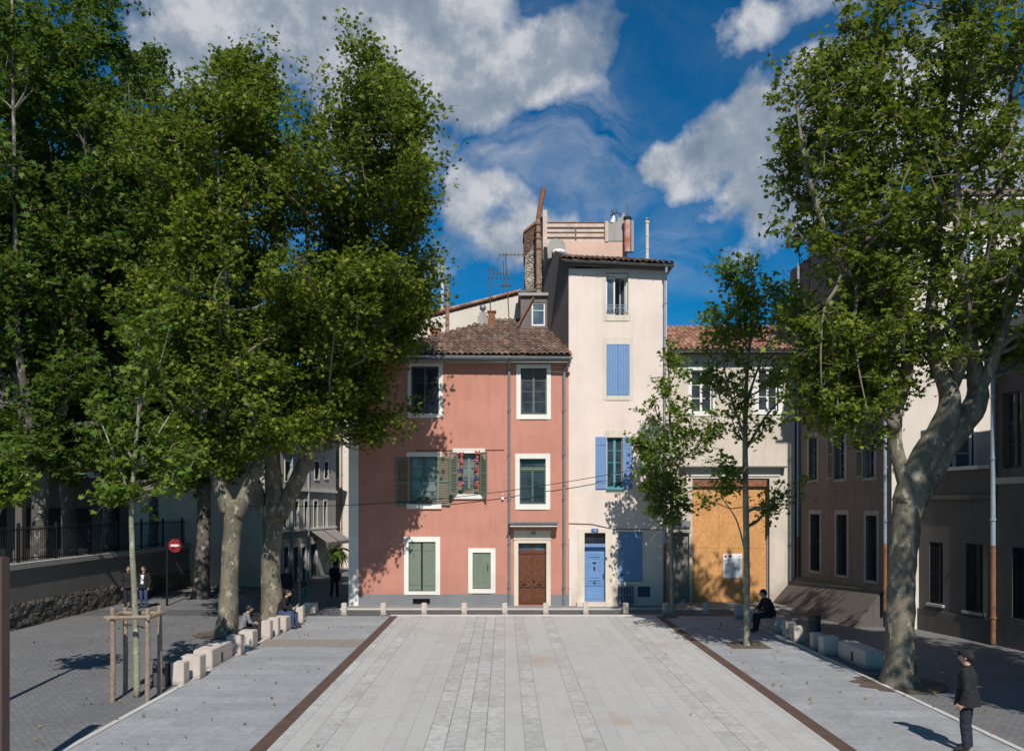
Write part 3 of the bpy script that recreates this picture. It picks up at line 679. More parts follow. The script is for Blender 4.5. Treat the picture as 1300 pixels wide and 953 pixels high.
# ------------------------------------------------------------------ pale tower house
T = Bld('tower_house', 'tall narrow pale pink house with blue shutters and blue door', wx(722, 34.2), 34.202, cat='house')
r = T.r; ZTW = wz(341, 34.2); W = T.at(846.5)[0]
a1 = T.hole(769.5, 797.5, 346.5, 400); a2 = T.hole(770, 799, 437, 502); a3 = T.hole(770.5, 790.5, 555, 619); ad = T.hole(742, 768.5, 676, 763.5); a4 = T.hole(785, 815.5, 675, 738)
k = MB(); k.wall(0, W, 0, ZTW, 0, .35, T.holes); k.box(W - .3, W, .35, 8, 0, ZTW - .1); k.box(0, W - .3, 7.7, 8, 0, ZTW - .1); k.box(.05, .3, .35, 7.7, 0, 11); k.box(.3, W - .3, .35, 7.7, ZTW - .3, ZTW - .1); k.box(.3, W - .3, 1.6, 1.7, 0, ZTW - .3)
k.build('wall', M['cream'], r)
# splayed dark side wall rising towards the back
xb, yb = wx(690, 37.4) - T.o.x, 37.4 - T.o.y
zt_f = wz(325, 34.2); zt_b = wz(313, 37.4)
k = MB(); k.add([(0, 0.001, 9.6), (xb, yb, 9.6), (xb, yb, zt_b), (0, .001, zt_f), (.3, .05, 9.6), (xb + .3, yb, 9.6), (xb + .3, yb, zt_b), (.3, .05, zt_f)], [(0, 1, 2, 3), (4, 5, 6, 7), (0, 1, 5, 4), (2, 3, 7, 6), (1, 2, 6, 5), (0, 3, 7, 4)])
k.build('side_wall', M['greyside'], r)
surround(r, a2, .17, .17, .3, .2, 'creamtrim', .012); surround(r, a3, .1, .1, .3, .18, 'creamtrim', .012); surround(r, a1, .16, .1, .12, .25, 'creamtrim', .012)
# top window: one leaf shut, one open into the room
x0, x1, z0, z1 = a1; xm = x0 + (x1 - x0) * .42
window(r, (x0, xm, z0, z1 - .15), .14, 1, (0, 1), 'whitepaint', 'glassblue', .06)
k = MB(); k.box(x1 - .06, x1, .14, .2, z0, z1 - .15); k.box(xm, x1, .14, .2, z1 - .17, z1 - .1); k.box(x0, x1, .1, .24, z1 - .12, z1); k.build('window_frame', M['whitepaint'], r)
louv = MB(); louv.box(0, .42, 0, .05, 0, .06); louv.box(0, .06, 0, .05, .06, z1 - z0 - .2); louv.box(.36, .42, 0, .05, .06, z1 - z0 - .2); louv.box(0, .42, 0, .05, z1 - z0 - .2, z1 - z0 - .14)
lv = louv.build('window_leaf', M['whitepaint'], r, loc=(x1 - .3, .6, z0), rot=(0, 0, R(-62))); MB().box(.06, .36, .02, .03, .06, z1 - z0 - .2).build('pane', M['glassblue'], lv)
k = MB(); zr = z0 + .5
for q in (0, .1): k.tube([(x0 - .0, -.05, z0 + .42 - q), (x1, -.05, z0 + .42 - q)], .014, 6)
for i in range(6):
    xx = x0 + (x1 - x0) * (i + .5) / 6; pts = [(xx + .055 * math.cos(a * .7), -.05, z0 + .17 + .13 * math.sin(a * .7)) for a in range(10)]; k.tube(pts, .01, 5)
k.build('railing', M['zincblue'], r)
boards(r, a2[0] + .01, (a2[0] + a2[1]) / 2 - .004, a2[2] + .01, a2[3] - .01, 'sblue', -.01, n=4, bands=False); boards(r, (a2[0] + a2[1]) / 2 + .004, a2[1] - .01, a2[2] + .01, a2[3] - .01, 'sblue', -.01, n=4, bands=False)
window(r, a3, .13, 2, (0, .25, .5, .75, 1), 'turq', 'glass', .05)
x0, x1, z0, z1 = a3; MB().box(x0 - .03, x1 + .03, -.12, .1, z0 - .08, z0).build('sill', M['turq'], r)
boards(r, x0 - .49, x0 - .02, z0 - .05, z1 + .02, 'sblue', -.06, n=4); boards(r, x1 + .02, x1 + .4, z0 - .05, z1 + .02, 'sblue', -.06, n=3)
boards(r, a4[0] + .01, a4[1] - .01, a4[2] + .01, a4[3] - .01, 'sblue', -.01, n=8, bands=False)
k = MB(); k.ball((a4[0] + .12, -.03, a4[2] + .3), .05, 8, 6, (1.4, .5, .8)); k.build('shutter_catch', M['navy'], r)
surround(r, a4, .12, .1, .12, .12, 'creamtrim', .014)
x0, x1, z0, z1 = ad; zt = wz(690, 34.2); zt2 = wz(694, 34.2)
surround(r, ad, .3, .3, .16, 0, 'creamtrim', .03); MB().box(x0 - .35, x1 + .35, -.3, .1, .03, z0).build('doorstep', M['creamtrim'], r)
MB().box(x0, x1, -.0, .2, zt2, zt).build('door_head', M['dblue'], r)
k = MB(); k.box(x0, x1, .2, .21, zt, z1); g = k.build('transom_pane', M['glass'], r)
k = MB()
for i in range(7): xx = x0 + (x1 - x0) * (i + .5) / 7; k.box(xx - .008, xx + .008, .12, .14, zt, z1)
for q in (.3, .7): k.box(x0, x1, .12, .14, zt + (z1 - zt) * q - .008, zt + (z1 - zt) * q + .008)
k.build('transom_bars', M['iron'], g)
k = MB(); k.box(x0, x1, .2, .25, z0, zt2); d = k.build('door', M['dblue'], r)
k = MB(); zb = z0 + .72
k.box(x0 + .02, x1 - .02, .17, .2, zb - .04, zb + .0)
for (e, f, g0, g1, th) in ((.1, .9, .78, 2.05, .02), (.2, .8, .9, 1.95, .035), (.3, .7, 1.02, 1.85, .02)):
    X0 = x0 + (x1 - x0) * e; X1 = x0 + (x1 - x0) * f; y0 = .2 - th
    k.box(X0, X1, y0, .2, z0 + g0, z0 + g0 + .03); k.box(X0, X1, y0, .2, z0 + g1 - .03, z0 + g1); k.box(X0, X0 + .03, y0, .2, z0 + g0 + .03, z0 + g1 - .03); k.box(X1 - .03, X1, y0, .2, z0 + g0 + .03, z0 + g1 - .03)
k.box(x0 + .08, x1 - .08, .185, .2, z0 + .08, z0 + .64)
k.build('panelling', M['dblue'], d)
k = MB(); xm = (x0 + x1) / 2; k.box(xm - .08, xm + .08, .15, .18, z0 + 1.65, z0 + 1.69); k.box(xm - .03, xm + .03, .14, .18, z0 + 1.36, z0 + 1.5); k.box(xm - .04, xm + .04, .16, .2, z0 + .77, z0 + .83); k.box(x1 - .08, x1 - .05, .13, .2, z0 + .98, z0 + 1.2); k.build('handle', M['iron'], d)
xp, zp = T.at(755, 673); pl = MB().box(xp - .15, xp + .15, -.05, -.02, zp - .075, zp + .075).build('number_plate', M['signblue'], r); text('10', .12, (xp, -.054, zp), 'whitepaint', pl)
x0, x1, z0, z1 = T.rect(784.5, 803, 743, 765); k = MB(); k.box(x0, x1, -.18, 0, z0, z1); b_ = k.build('meter_cabinet', M['navy'], r)
k = MB()
for i in range(5): xx = x0 + (x1 - x0) * (i + .5) / 5; k.tube([(xx, -.21, z0), (xx, -.21, z1)], .013, 6)
for q in (.0, .5, 1): k.tube([(x0, -.21, z0 + (z1 - z0) * q), (x1, -.21, z0 + (z1 - z0) * q)], .013, 6)
k.build('grille', M['zincblue'], b_)
x0, x1, z0, z1 = T.rect(809.5, 825, 744, 757); MB().box(x0, x1, -.05, 0, z0, z1).build('blue_hatch', M['navy'], r)
# roof and eaves
tile_roof(r, [(-.35, 0), (W + .3, 0), (W + .3, .6), (W - 1.3, 3.4), (-.2, 3.4)], (0, -.36, wz(328, 33.8)), R(19), roll=R(2.7))
k = MB(); k.add([(x, y, z + (0 if x < 1 else -.22)) for x in (-.1, W + .15) for y in (-.3, 6) for z in (wz(334, 33.8), wz(330, 33.8))], [(0, 1, 3, 2), (4, 6, 7, 5), (0, 4, 5, 1), (2, 3, 7, 6), (0, 2, 6, 4), (1, 5, 7, 3)]); k.build('eave_board', M['zincdark'], r)
gutter(r, -.2, W + .2, -.42, wz(329.5, 33.7), 'zincdark', .08, dz=-.24)
ft = ZTW - .15; xa = T.at(843.5)[0]
downpipe(r, [(xa, -.42, ft + .1), (xa, -.38, ft - .1), (xa, -.09, ft - .4), (xa, -.09, wz(690, 34.2))], .055, 'zincblue'); downpipe(r, [(xa, -.09, wz(690, 34.2)), (xa, -.09, .05)], .06, 'rust')
downpipe(r, [(T.at(723.5)[0], -.05, wz(682, 34.2)), (T.at(723.5)[0], -.05, .06)], .04, 'whitepaint', 'conduit')
k = MB(); k.tube([(0, -.03, wz(664, 34.2)), (1.0, -.03, wz(665, 34.2)), (1.9, -.03, wz(671, 34.2)), (4.1, -.03, wz(672, 34.2))], .012, 6); k.build('wall_wire', M['cable'], r)

# roof terrace on the tower
Yt = 37.6
P = lambda px_, py_, Y_=Yt: (wx(px_, Y_), wz(py_, Y_))
t = thing('roof_terrace', 'boarded pink roof terrace wall with rusty rails on top of the tower', 'roof terrace', (wx(745, Yt), Yt, ZTW - .3)); ox, oz = t.location.x, t.location.z
def tb(mb, px0, px1, pt_, pb_, y0, y1, Y_=Yt): 
    x0_, z1_ = P(px0, pt_, Y_); x1_, z0_ = P(px1, pb_, Y_); mb.box(x0_ - ox, x1_ - ox, y0, y1, z0_ - oz, z1_ - oz)
k = MB(); tb(k, 716, 796, 306, 326, 0, 3); k.build('parapet', M['terrpink'], t)
k = MB()
for i in range(4): tb(k, 693.5, 769, 282 + i * 6.3, 282 + i * 6.3 + 6.0, .1 + .02 * (i % 2), .16)
tb(k, 693.5, 716, 306, 322, .1, 2.9)
k.build('boarding', M['siding'], t)
k = MB()
for i in range(4): tb(k, 693, 769.5, 281 + i * 6.3, 282.2 + i * 6.3, .07, .1)
tb(k, 730.5, 731.8, 289, 306, .03, .07)
k.build('rails', M['rust'], t)
k = MB(); tb(k, 689, 694.5, 267.5, 330, -.1, .3); tb(k, 768, 772, 281, 307, -.05, .3); k.build('post', M['siding'], t)
k = MB(); x0_, z0_ = P(772, 307); pts = [(772, 307), (793, 307), (793, 270), (790, 271), (788, 277), (785, 275), (783, 282), (779, 281), (777, 284), (772, 282)]
k.prism([(wx(a, Yt) - ox, wz(b, Yt) - oz) for a, b in pts], 'y', 0, .35); k.build('broken_wall', M['concrete'], t)
# rubble gable left of the pipe
Yg = 37.9
t2 = thing('rubble_gable', 'rough rubble stone gable with brown brick top beside the rusty flue', 'gable wall', (wx(678, Yg), Yg, wz(378, Yg))); ox, oz = t2.location.x, t2.location.z
def pp(pts, y0, y1, m, nm):
    k = MB(); k.prism([(wx(a, Yg) - ox, wz(b, Yg) - oz) for a, b in pts], 'y', y0, y1); return k.build(nm, M[m], t2)
pp([(667, 326), (686, 300), (692, 300), (692, 378), (668, 378), (666, 350)], 0, 1.6, 'rubblehi', 'wall')
pp([(665.5, 294), (684, 280), (684, 275), (692, 275), (692, 300), (686, 300), (667, 326), (665.5, 326)], .02, 1.55, 'rubbledk', 'brick_top')
pp([(664.5, 293), (684, 278), (684, 281), (664.5, 296)], -.05, 1.6, 'rust', 'coping')
# rusty flue: vertical then leaning
Y = 37.3; t = thing('rusty_flue', 'long rusty flue pipe rising and leaning over the tower roof', 'flue', (wx(683.5, Y), Y, wz(376, Y))); ox, oz = t.location.x, t.location.z
q = lambda a, b: (wx(a, Y) - ox, 0, wz(b, Y) - oz)
MB().tube([q(683.5, 376), q(683.2, 330), q(683, 290), q(683.5, 276)], .105, 12).build('lower_pipe', M['rustpale'], t, smooth=False)
MB().tube([q(683.5, 278), q(686, 262), q(690.3, 240)], .12, 12).build('upper_pipe', M['rust'], t)
k = MB()
for yy in (285, 295, 303, 316, 361, 366): k.tube([q(683.2, yy + 1), q(683.2, yy - 1)], .14, 12)
k.build('collars', M['rust'], t)
MB().tube([q(683.2, 368), q(672, 370), q(660, 371)], .09, 10).build('side_pipe', M['zincdark'], t)
# grey cowl box on the eaves
Y = 36.3; t = thing('roof_hood', 'rounded grey cement hood sitting behind the tower tiles', 'chimney', (wx(706, Y), Y, wz(322, Y))); 
k = MB(); k.prism([(-.38, -.2), (.42, -.2), (.42, .42), (.3, .62), (0, .7), (-.28, .62), (-.4, .3)], 'y', 0, .7); k.build('hood', M['concrete'], t)
k = MB(); k.ball((.1, -.25, .0), .24, 8, 6, (1.4, .6, .6)); k.build('plastic_sheet', M['whitepaint'], t, smooth=True)
# red flue, finial, white post
Y = 37.3; t = thing('red_flue', 'peeling red and white flue with a thin spike beside the broken wall', 'chimney', (wx(796.5, Y), Y, wz(320, Y))); ox, oz = t.location.x, t.location.z
MB().tube([q(796.5, 320), q(796.5, 300), q(796.5, 277)], .15, 12).build('flue', M['redpaint'], t); MB().tube([q(796.8, 278), q(797, 257)], .03, 6).build('spike', M['rust'], t)
k = MB(); a = q(801, 320); b = q(804.2, 281); k.box(a[0], b[0], -.1, .15, a[2], b[2]); k.build('post', M['concrete'], t)
k = MB(); k.tube([q(796.5, 279), q(796.5, 276)], .19, 12); k.build('collar', M['iron'], t)
flue(821.5, 281, 330, 38.2, .085, 'flue', 'cream_flue', 'slim cream flue pipe with a cap at the right of the tower roof')
Y = 37.7; t = thing('satellite_aerial', 'small black aerial with a white plastic sheet above the broken wall', 'aerial', (wx(779, Y), Y, wz(283, Y))); ox, oz = t.location.x, t.location.z
k = MB(); k.tube([q(778, 283), q(778, 268)], .025, 6); k.tube([q(775, 274), q(784, 270), q(789, 273)], .03, 6)
for i in range(4): k.tube([q(775 + i * 2.2, 271), q(777 + i * 2.2, 265)], .014, 5)
k.build('aerial', M['iron'], t); MB().tube([q(777.5, 283), q(779, 278), q(779, 274)], [.13, .09, .04], 7).build('sheet', M['whitepaint'], t)

# dormer between the roofs
Yd = 36.9; D = Bld('grey_dormer', 'grey roof dormer with a tall window between pink roof and tower', wx(661, Yd), Yd, cat='dormer'); r = D.r; r.location.z = 0
h = D.hole(675, 692, 384, 413.5)
k = MB(); k.wall(0, D.at(695)[0], wz(425, Yd), wz(376, Yd), 0, .2, D.holes); k.box(0, .2, .2, 2.5, wz(425, Yd), wz(376, Yd)); k.box(.2, D.at(695)[0], .2, 2.5, wz(378, Yd), wz(376, Yd)); k.build('wall', M['greyside'], r)
window(r, h, .05, 1, (0, .68, 1), 'whitepaint', 'glassblue', .06)
MB().box(-.1, D.at(697)[0], -.15, 2.6, wz(376, Yd), wz(372.5, Yd)).build('ledge', M['concrete'], r)
k = MB(); k.tube([(-.15, -.1, wz(415, Yd)), (.6, -.1, wz(378, Yd))], .05, 8); k.build('brace', M['rust'], r)

# rear house with white gable
Yr = 42.; G = Bld('rear_house', 'white gabled house behind the pink roof with a red tiled verge', wx(470, Yr), Yr, cat='house'); r = G.r
e = G.at(661)[0]; za, zb = wz(423, Yr), wz(373, Yr)
k = MB(); k.prism([(0, 0), (e, 0), (e, zb), (0, za)], 'y', 0, 8); k.build('wall', M['whitewall'], r)
k = MB(); k.add([(-.2, -.1, za), (e, -.1, zb + .05), (e, 8, zb + .05), (-.2, 8, za), (-.2, -.1, za + .13), (e, -.1, zb + .2), (e, 8, zb + .2), (-.2, 8, za + .13)], [(0, 1, 2, 3), (4, 5, 6, 7), (0, 1, 5, 4), (1, 2, 6, 5), (2, 3, 7, 6), (3, 0, 4, 7)]); k.build('roof', M['brick'], r)
n = 34; k = MB()
for i in range(n):
    f = (i + .5) / n; k.tube([(-.2 + (e + .2) * (i / n), -.1, za + (zb - za) * i / n + .14), (-.2 + (e + .2) * ((i + 1.05) / n), -.1, za + (zb - za) * ((i + 1) / n) + .16)], [.09, .075], 8)
k.build('verge_tiles', M['tilered'], r)
k = MB(); a = G.rect(530, 545, 386, 402); k.box(a[0], a[1], .6, 1.3, a[2] - 1, a[3]); k.box(a[0] - .05, a[1] + .05, .55, 1.35, a[3], a[3] + .07); k.build('chimney', M['brick'], r)
flue(534.5, 340, 388, 42.9, .075, 'flue', 'pale_flue', 'left of two thin pale flues on the red brick chimney', cap=False)
flue(538.8, 352, 388, 42.9, .075, 'flue', 'pale_flue', 'right and shorter of two thin pale flues on the red brick chimney', cap=False)
flue(561.5, 333, 392, 42.6, .09, 'flue', 'pale_flue', 'tall cream flue with a cap above the white gable')
flue(568, 362, 432, 36.3, .085, 'rustpale', 'rusty_stack', 'thin rusty stove pipe standing on the pink house roof', cap=True)
def yagi(px_, ptop, pbot, Y, lbl, arms, lean=0):
    t = thing('roof_antenna', lbl, 'antenna', (wx(px_, Y), Y, wz(pbot, Y))); h = wz(ptop, Y) - wz(pbot, Y); k = MB(); k.tube([(0, 0, -.3), (lean, 0, h)], .028, 6); k.build('mast', M['zincdark'], t)
    for (f, l, n) in arms:
        k = MB(); z = h * f; x = lean * f; k.tube([(x - l * .3, 0, z), (x + l, 0, z + .02)], .018, 5)
        for i in range(n): xx = x - l * .3 + l * 1.3 * i / max(1, n - 1); k.tube([(xx, -.18, z - .02), (xx, .18, z + .06)], .011, 4); k.tube([(xx, 0, z - .12), (xx, 0, z + .12)], .01, 4)
        k.build('aerial_arm', M['zincdark'], t)
yagi(622.5, 341, 400, 38.5, 'thin mast with a small cross aerial nearest the round cowl', [(.98, .35, 3), (.8, .3, 3)])
yagi(639, 332, 385, 43, 'straight rear mast with two short aerial arms', [(.6, .5, 4), (.42, .4, 4)])
yagi(647, 322, 410, 38, 'leaning mast with long horizontal yagi aerial beside rusty flue', [(.98, 1.0, 8), (.72, -.6, 6), (.55, -.4, 4)], lean=-.2)
Y = 37.6; t = thing('cowl_chimney', 'short grey chimney topped by a round metal cowl', 'chimney', (wx(613, Y), Y, wz(425, Y))); k = MB(); hh = wz(402, Y) - wz(425, Y); k.box(-.24, .24, -.2, .2, -.4, hh); k.box(-.17, .17, -.15, .15, hh, hh + .18); k.build('stack', M['concrete'], t)
k = MB(); k.tube([(0, 0, hh + .15), (0, 0, hh + .35)], .07, 8); k.ball((0, 0, hh + .42), .16, 12, 8); k.build('cowl', M['zinc'], t, smooth=True)
Y = 37.4; t = thing('brown_chimney', 'small brown chimney stack just right of the round cowl', 'chimney', (wx(624, Y), Y, wz(425, Y))); k = MB(); hh = wz(397, Y) - wz(425, Y); k.box(-.15, .17, -.18, .18, -.4, hh); k.box(-.2, .22, -.22, .22, hh, hh + .06); k.build('stack', M['rust'], t)
Y = 37.; t = thing('roof_hatch', 'small red tiled hatch on the left slope of the pink roof', 'roof hatch', (wx(552, Y), Y, wz(428, Y)));  k = MB(); k.wall(-.22, .22, -.3, .38, 0, .1, [(-.14, -.02, 0, .26), (.02, .14, 0, .26)]); k.box(-.22, .22, .1, .5, -.3, .3); k.box(-.27, .27, -.06, .55, .38, .43); k.build('hatch', M['brick'], t)

# ------------------------------------------------------------------ workshop with boarded bay
Wk = Bld('workshop', 'two storey weathered cream building with a large boarded up doorway', wx(846.5, 35.4), 35.4, cat='building'); r = Wk.r
W = Wk.at(1009)[0]; ZW = wz(450, 35.4); s3 = 35.4 / F
b1 = Wk.hole(877, 904.5, 470, 524); b2 = Wk.hole(962.5, 988, 468, 522); bo = Wk.hole(879, 977, 607, 765.5); bd = Wk.hole(850, 875, 676, 765.5)
k = MB(); k.wall(0, W, 0, ZW, 0, .35, Wk.holes); k.box(W - .01, W + 1.0, .3, 6, 0, ZW); k.box(0, .3, .35, 6, 0, ZW); k.box(.3, W, 5.7, 6, 0, ZW); k.box(.3, W, .35, 5.7, ZW - .2, ZW); k.build('wall', M['workshop'], r)
window(r, b1, .12, 2, (0, .33, .67, 1), 'whitepaint', 'glass', .07); window(r, b2, .12, 2, (0, .33, .67, 1), 'whitepaint', 'glass', .07)
surround(r, b1, .12, .12, .14, .14, 'whitetrim', .02); surround(r, b2, .3, .25, .14, .14, 'whitetrim', .02)
x0, x1, z0, z1 = bo; y0 = .22
k = MB(); xs = [x0, x0 + (x1 - x0) * .36, x0 + (x1 - x0) * .7, x1 - .08]; zm = z0 + 2.44; zs = [z0, zm, z1 - .0]
for i in range(3):
    for j in range(2): k.box(xs[i] + .004, xs[i + 1] - .004, y0 + .003 * ((i + j) % 2), y0 + .03, zs[j] + .004, zs[j + 1] - .004)
pn = k.build('board_panel', M['osb'], r)
k = MB(); k.box(x0, x1, y0 + .03, y0 + .06, z0, z1); k.build('backing', M['darkopen'], r)
MB().box(x1 - .1, x1 - .04, .0, .2, z0 + 3.0, z1).build('track', M['iron'], r); MB().box(x1 - .08, x1, .16, .3, z0, z0 + 3).build('jamb_board', M['greyshut'], r)
MB().box(x0, x1 - .1, .06, .2, z1 - .35, z1).build('lintel_beam', M['rust'], r)
k = MB(); a, b, _, zc = Wk.rect(862, 996, 592, 597); k.box(a, b, -.35, 0, zc - .07, zc); k.build('canopy_ledge', M['zincdark'], r)
MB().box(a + .3, b - .2, -.05, 0, zc - .42, zc - .07).build('fascia', M['whitetrim'], r)
x0, x1, z0, z1 = bd; boards(r, x0, x1, z0, z1, 'greyshut', .15, n=6, name='door'); MB().box(x0 - .06, x1 + .06, -.03, .1, z1, z1 + .12).build('door_lintel', M['concrete'], r)
k = MB(); a = Wk.rect(850, 876, 668, 676); k.box(a[0], a[1], -.12, 0, a[2] + .25, a[3] + .25); k.build('pipe_box', M['zinc'], r)
tile_roof(r, [(-.1, 0), (W + .9, 0), (W + .9, 5.6), (-.1, 5.6)], (0, -.5, ZW + .12), math.atan(.42), m='tilered')
k = MB(); k.prism([(-.45, ZW), (6, ZW), (5.0, ZW + 2.15), (4.6, ZW + 2.15), (-.45, ZW + .1)], 'x', .02, W + .95); k.build('eave_board', M['zincdark'], r)
gutter(r, -.05, W + .8, -.6, ZW + .1, 'zincdark')
xa = Wk.at(1005)[0]
# poster
x0, x1, z0, z1 = Wk.rect(918, 942, 702.5, 733, .2); po = thing('poster', 'white printed notice fixed to the orange boarded doorway', 'notice', (Wk.o.x + (x0 + x1) / 2, Wk.o.y + .205, z0)); w_ = (x1 - x0) / 2; hh = z1 - z0
MB().box(-w_, w_, 0, .01, 0, hh).build('sheet', M['paper'], po)
k = MB()
for i in range(9): z = hh * (.08 + .062 * i); k.box(-w_ * .78, w_ * (.7 if i % 3 else .45), -.003, 0, z, z + .012)
k.box(-w_ * .9, -w_ * .1, -.003, 0, hh * .73, hh * .745); k.box(w_ * .7, w_ * .85, -.003, 0, hh * .88, hh * .93); k.box(w_ * .7, w_ * .85, -.003, 0, hh * .74, hh * .78)
k.build('print', M['ink'], po)
MB().box(-w_ * .86, -w_ * .6, -.004, 0, hh * .84, hh * .94).build('red_mark', M['inkred'], po)
k = MB(); k.prism([(-w_ * .5, hh * .87), (-w_ * .1, hh * .85), (-w_ * .1, hh * .93), (-w_ * .3, hh * .95)], 'y', -.004, 0); k.build('black_mark', M['inkdark'], po)

# ------------------------------------------------------------------ right, long shaded building
ang = math.atan2(-8.0, .65)
L = Bld('long_building', 'tall brown shaded building with narrow barred windows and sloping plinth', 12.95, 36.0, ang, cat='building'); r = L.r
LEN = Vector((.65, 8.0)).length; ZL = 15.0
hs = []
for (a, b, t_, bo_) in ((1029, 1041, 652.5, 724), (1062, 1075.5, 653, 729.5), (1099.5, 1113.5, 654, 736.5), (1027, 1037.5, 555, 609), (1060, 1073, 542, 608), (1097.5, 1110.5, 537, 606), (1023.5, 1033.5, 429, 487), (1055.5, 1067.5, 414, 482), (1091, 1103, 400, 474)):
    hs.append(L.hole(a, b, t_, bo_))
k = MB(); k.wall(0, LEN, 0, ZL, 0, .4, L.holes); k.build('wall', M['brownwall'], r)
for i, h in enumerate(hs):
    surround(r, h, .14, .14, .18, .1, 'concrete', .015)
    window(r, h, .2, 2, (0, .25, .5, .75, 1), 'zincdark' if i < 3 else 'zincblue', 'glass', .05)
    x0, x1, z0, z1 = h
    if i < 3:
        k = MB()
        for q_ in range(5): xx = x0 + (x1 - x0) * (q_ + .5) / 5; k.tube([(xx, .08, z0), (xx, .08, z1)], .013, 6)
        k.build('bars', M['iron'], r)
    elif i % 3: louvre(r, x0 - .5, x0 - .02, z0, z1, 'greyshut', -.06, hinge='r', ang=R(3))
# battered plinth
k = MB(); k.prism([(-1.15, 0), (0, 0), (0, 1.25), (-.08, 1.25)], 'x', .15, LEN - .5); k.build('sloping_plinth', M['annexwall'], r)
# south wall (bright, faces the square) and roof: separate faces of the same house
inv = Matrix.Translation((12.95, 36.0, 0)) @ Matrix.Rotation(ang, 4, 'Z'); inv = inv.inverted()
sh = bpy.data.objects.new('south_wall', None)
SY = 28.0
def SW(px0, px1, t_, b_): return (wx(px0, SY), wx(px1, SY), wz(b_, SY), wz(t_, SY))
sholes = [SW(1199, 1222, 390, 438), SW(1193, 1236, 527, 600), SW(1275, 1300, 388, 438), SW(1160, 1178, 300, 350), SW(1225, 1248, 300, 350)]
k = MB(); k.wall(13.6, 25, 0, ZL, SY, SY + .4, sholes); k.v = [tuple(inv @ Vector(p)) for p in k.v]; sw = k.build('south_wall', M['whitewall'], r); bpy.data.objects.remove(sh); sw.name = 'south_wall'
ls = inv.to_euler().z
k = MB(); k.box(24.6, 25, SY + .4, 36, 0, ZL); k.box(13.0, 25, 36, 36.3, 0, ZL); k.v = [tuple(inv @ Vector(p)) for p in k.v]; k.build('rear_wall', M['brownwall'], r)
def inworld(o): o.matrix_local = inv @ o.matrix_local; return o
for i, h in enumerate(sholes):
    x0, x1, z0, z1 = h; hh = (x0, x1, z0, z1)
    k = MB(); y = SY + .12
    wobj = window(r, (x0, x1, z0, z1), SY + .15, 2, (0, .33, .66, 1), 'whitepaint', 'glassblue', .06); inworld(wobj)
    if i == 1:
        for (A, B) in ((x0, (x0 + x1) / 2 - .01), ((x0 + x1) / 2 + .01, x1)):
            inworld(louvre(r, A, B, z0, z1, 'greyshut', SY - .02, panels=3))
    o = surround(r, hh, .1, .1, .12, .12, 'whitetrim', -SY + .02, SY - .0); inworld(o)
k = MB(); k.box(13.3, 25.3, SY - .45, SY, ZL - .1, ZL); k.box(13.15, 13.55, SY, 36.2, ZL - .1, ZL + .0); k.v = [tuple(inv @ Vector(p)) for p in k.v]; k.build('eave_board', M['whitetrim'], r)
o = tile_roof(r, [(13.2, 0), (25.4, 0), (20.3, 4.9), (17.6, 4.9)], (0, SY - .55, ZL + .05), R(26), m='tilered'); inworld(o)
o = tile_roof(r, [(-36.4, 0), (-SY + .5, 0), (-SY - 4.2, 4.9), (-32.4, 4.9)], (13.0, 0, ZL + .05), R(26), rz=R(-90), m='tileold'); inworld(o)
k = MB(); k.add([(13.2, SY - .4, ZL), (25.3, SY - .4, ZL), (25.3, 36.3, ZL), (13.1, 36.3, ZL), (17.7, SY + 3.9, ZL + 2.05), (20.2, SY + 3.9, ZL + 2.05), (20.2, 32.2, ZL + 2.05), (17.5, 32.2, ZL + 2.05)], [(0, 1, 2, 3), (0, 1, 5, 4), (1, 2, 6, 5), (2, 3, 7, 6), (3, 0, 4, 7), (4, 5, 6, 7)]); k.v = [tuple(inv @ Vector(p)) for p in k.v]; k.build('roof_deck', M['tileold'], r)
gutter_o = gutter(r, 13.0, 25.4, SY - .62, ZL + .02, 'zincdark'); inworld(gutter_o)
for px_, z0 in ((1015.5, 2.2), (1126.5, .1)):
    a = L.at(px_)[0]; downpipe(r, [(a, -.08, ZL), (a, -.08, 3.0)], .055, 'zincblue'); downpipe(r, [(a, -.08, 3.0), (a, -.08, .6)], .06, 'rust')

# annex and far right building
p0 = Vector((14.55, 28.0)); p1 = Vector((15.27, 24.9)); ang = math.atan2(p1.y - p0.y, p1.x - p0.x)
A = Bld('low_annex', 'low shaded annex with two barred windows under the bright wall', p0.x, p0.y, ang, cat='building'); r = A.r; LA = (p1 - p0).length
a1 = A.hole(1180, 1197, 688, 766); a2 = A.hole(1226, 1248, 690, 776)
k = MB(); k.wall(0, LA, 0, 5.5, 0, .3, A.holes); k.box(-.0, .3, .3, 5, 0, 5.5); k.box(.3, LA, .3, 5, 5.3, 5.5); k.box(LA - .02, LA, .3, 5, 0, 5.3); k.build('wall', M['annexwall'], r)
MB().box(-.05, LA, -.14, .35, 5.5, 5.62).build('coping', M['concrete'], r); MB().box(-.02, LA, -.1, 0, 4.55, 4.7).build('string_course', M['annexwall'], r)
MB().box(0, LA, -.06, 0, 0, .75).build('plinth', M['annexwall'], r)
for h in (a1, a2):
    window(r, h, .16, 2, (0, .3, .6, 1), 'zincdark'); x0, x1, z0, z1 = h; k = MB()
    for q_ in range(7): xx = x0 + (x1 - x0) * (q_ + .5) / 7; k.tube([(xx, .03, z0), (xx, .03, z1)], .014, 6)
    for q_ in (.1, .5, .9): k.tube([(x0, .03, z0 + (z1 - z0) * q_), (x1, .03, z0 + (z1 - z0) * q_)], .014, 6)
    k.build('bars', M['iron'], r); MB().box(x0 - .08, x1 + .08, -.1, .0, z0 - .09, z0).build('sill', M['concrete'], r)
p0 = Vector((15.25, 24.88)); ang = math.atan2(-12, 1.9)
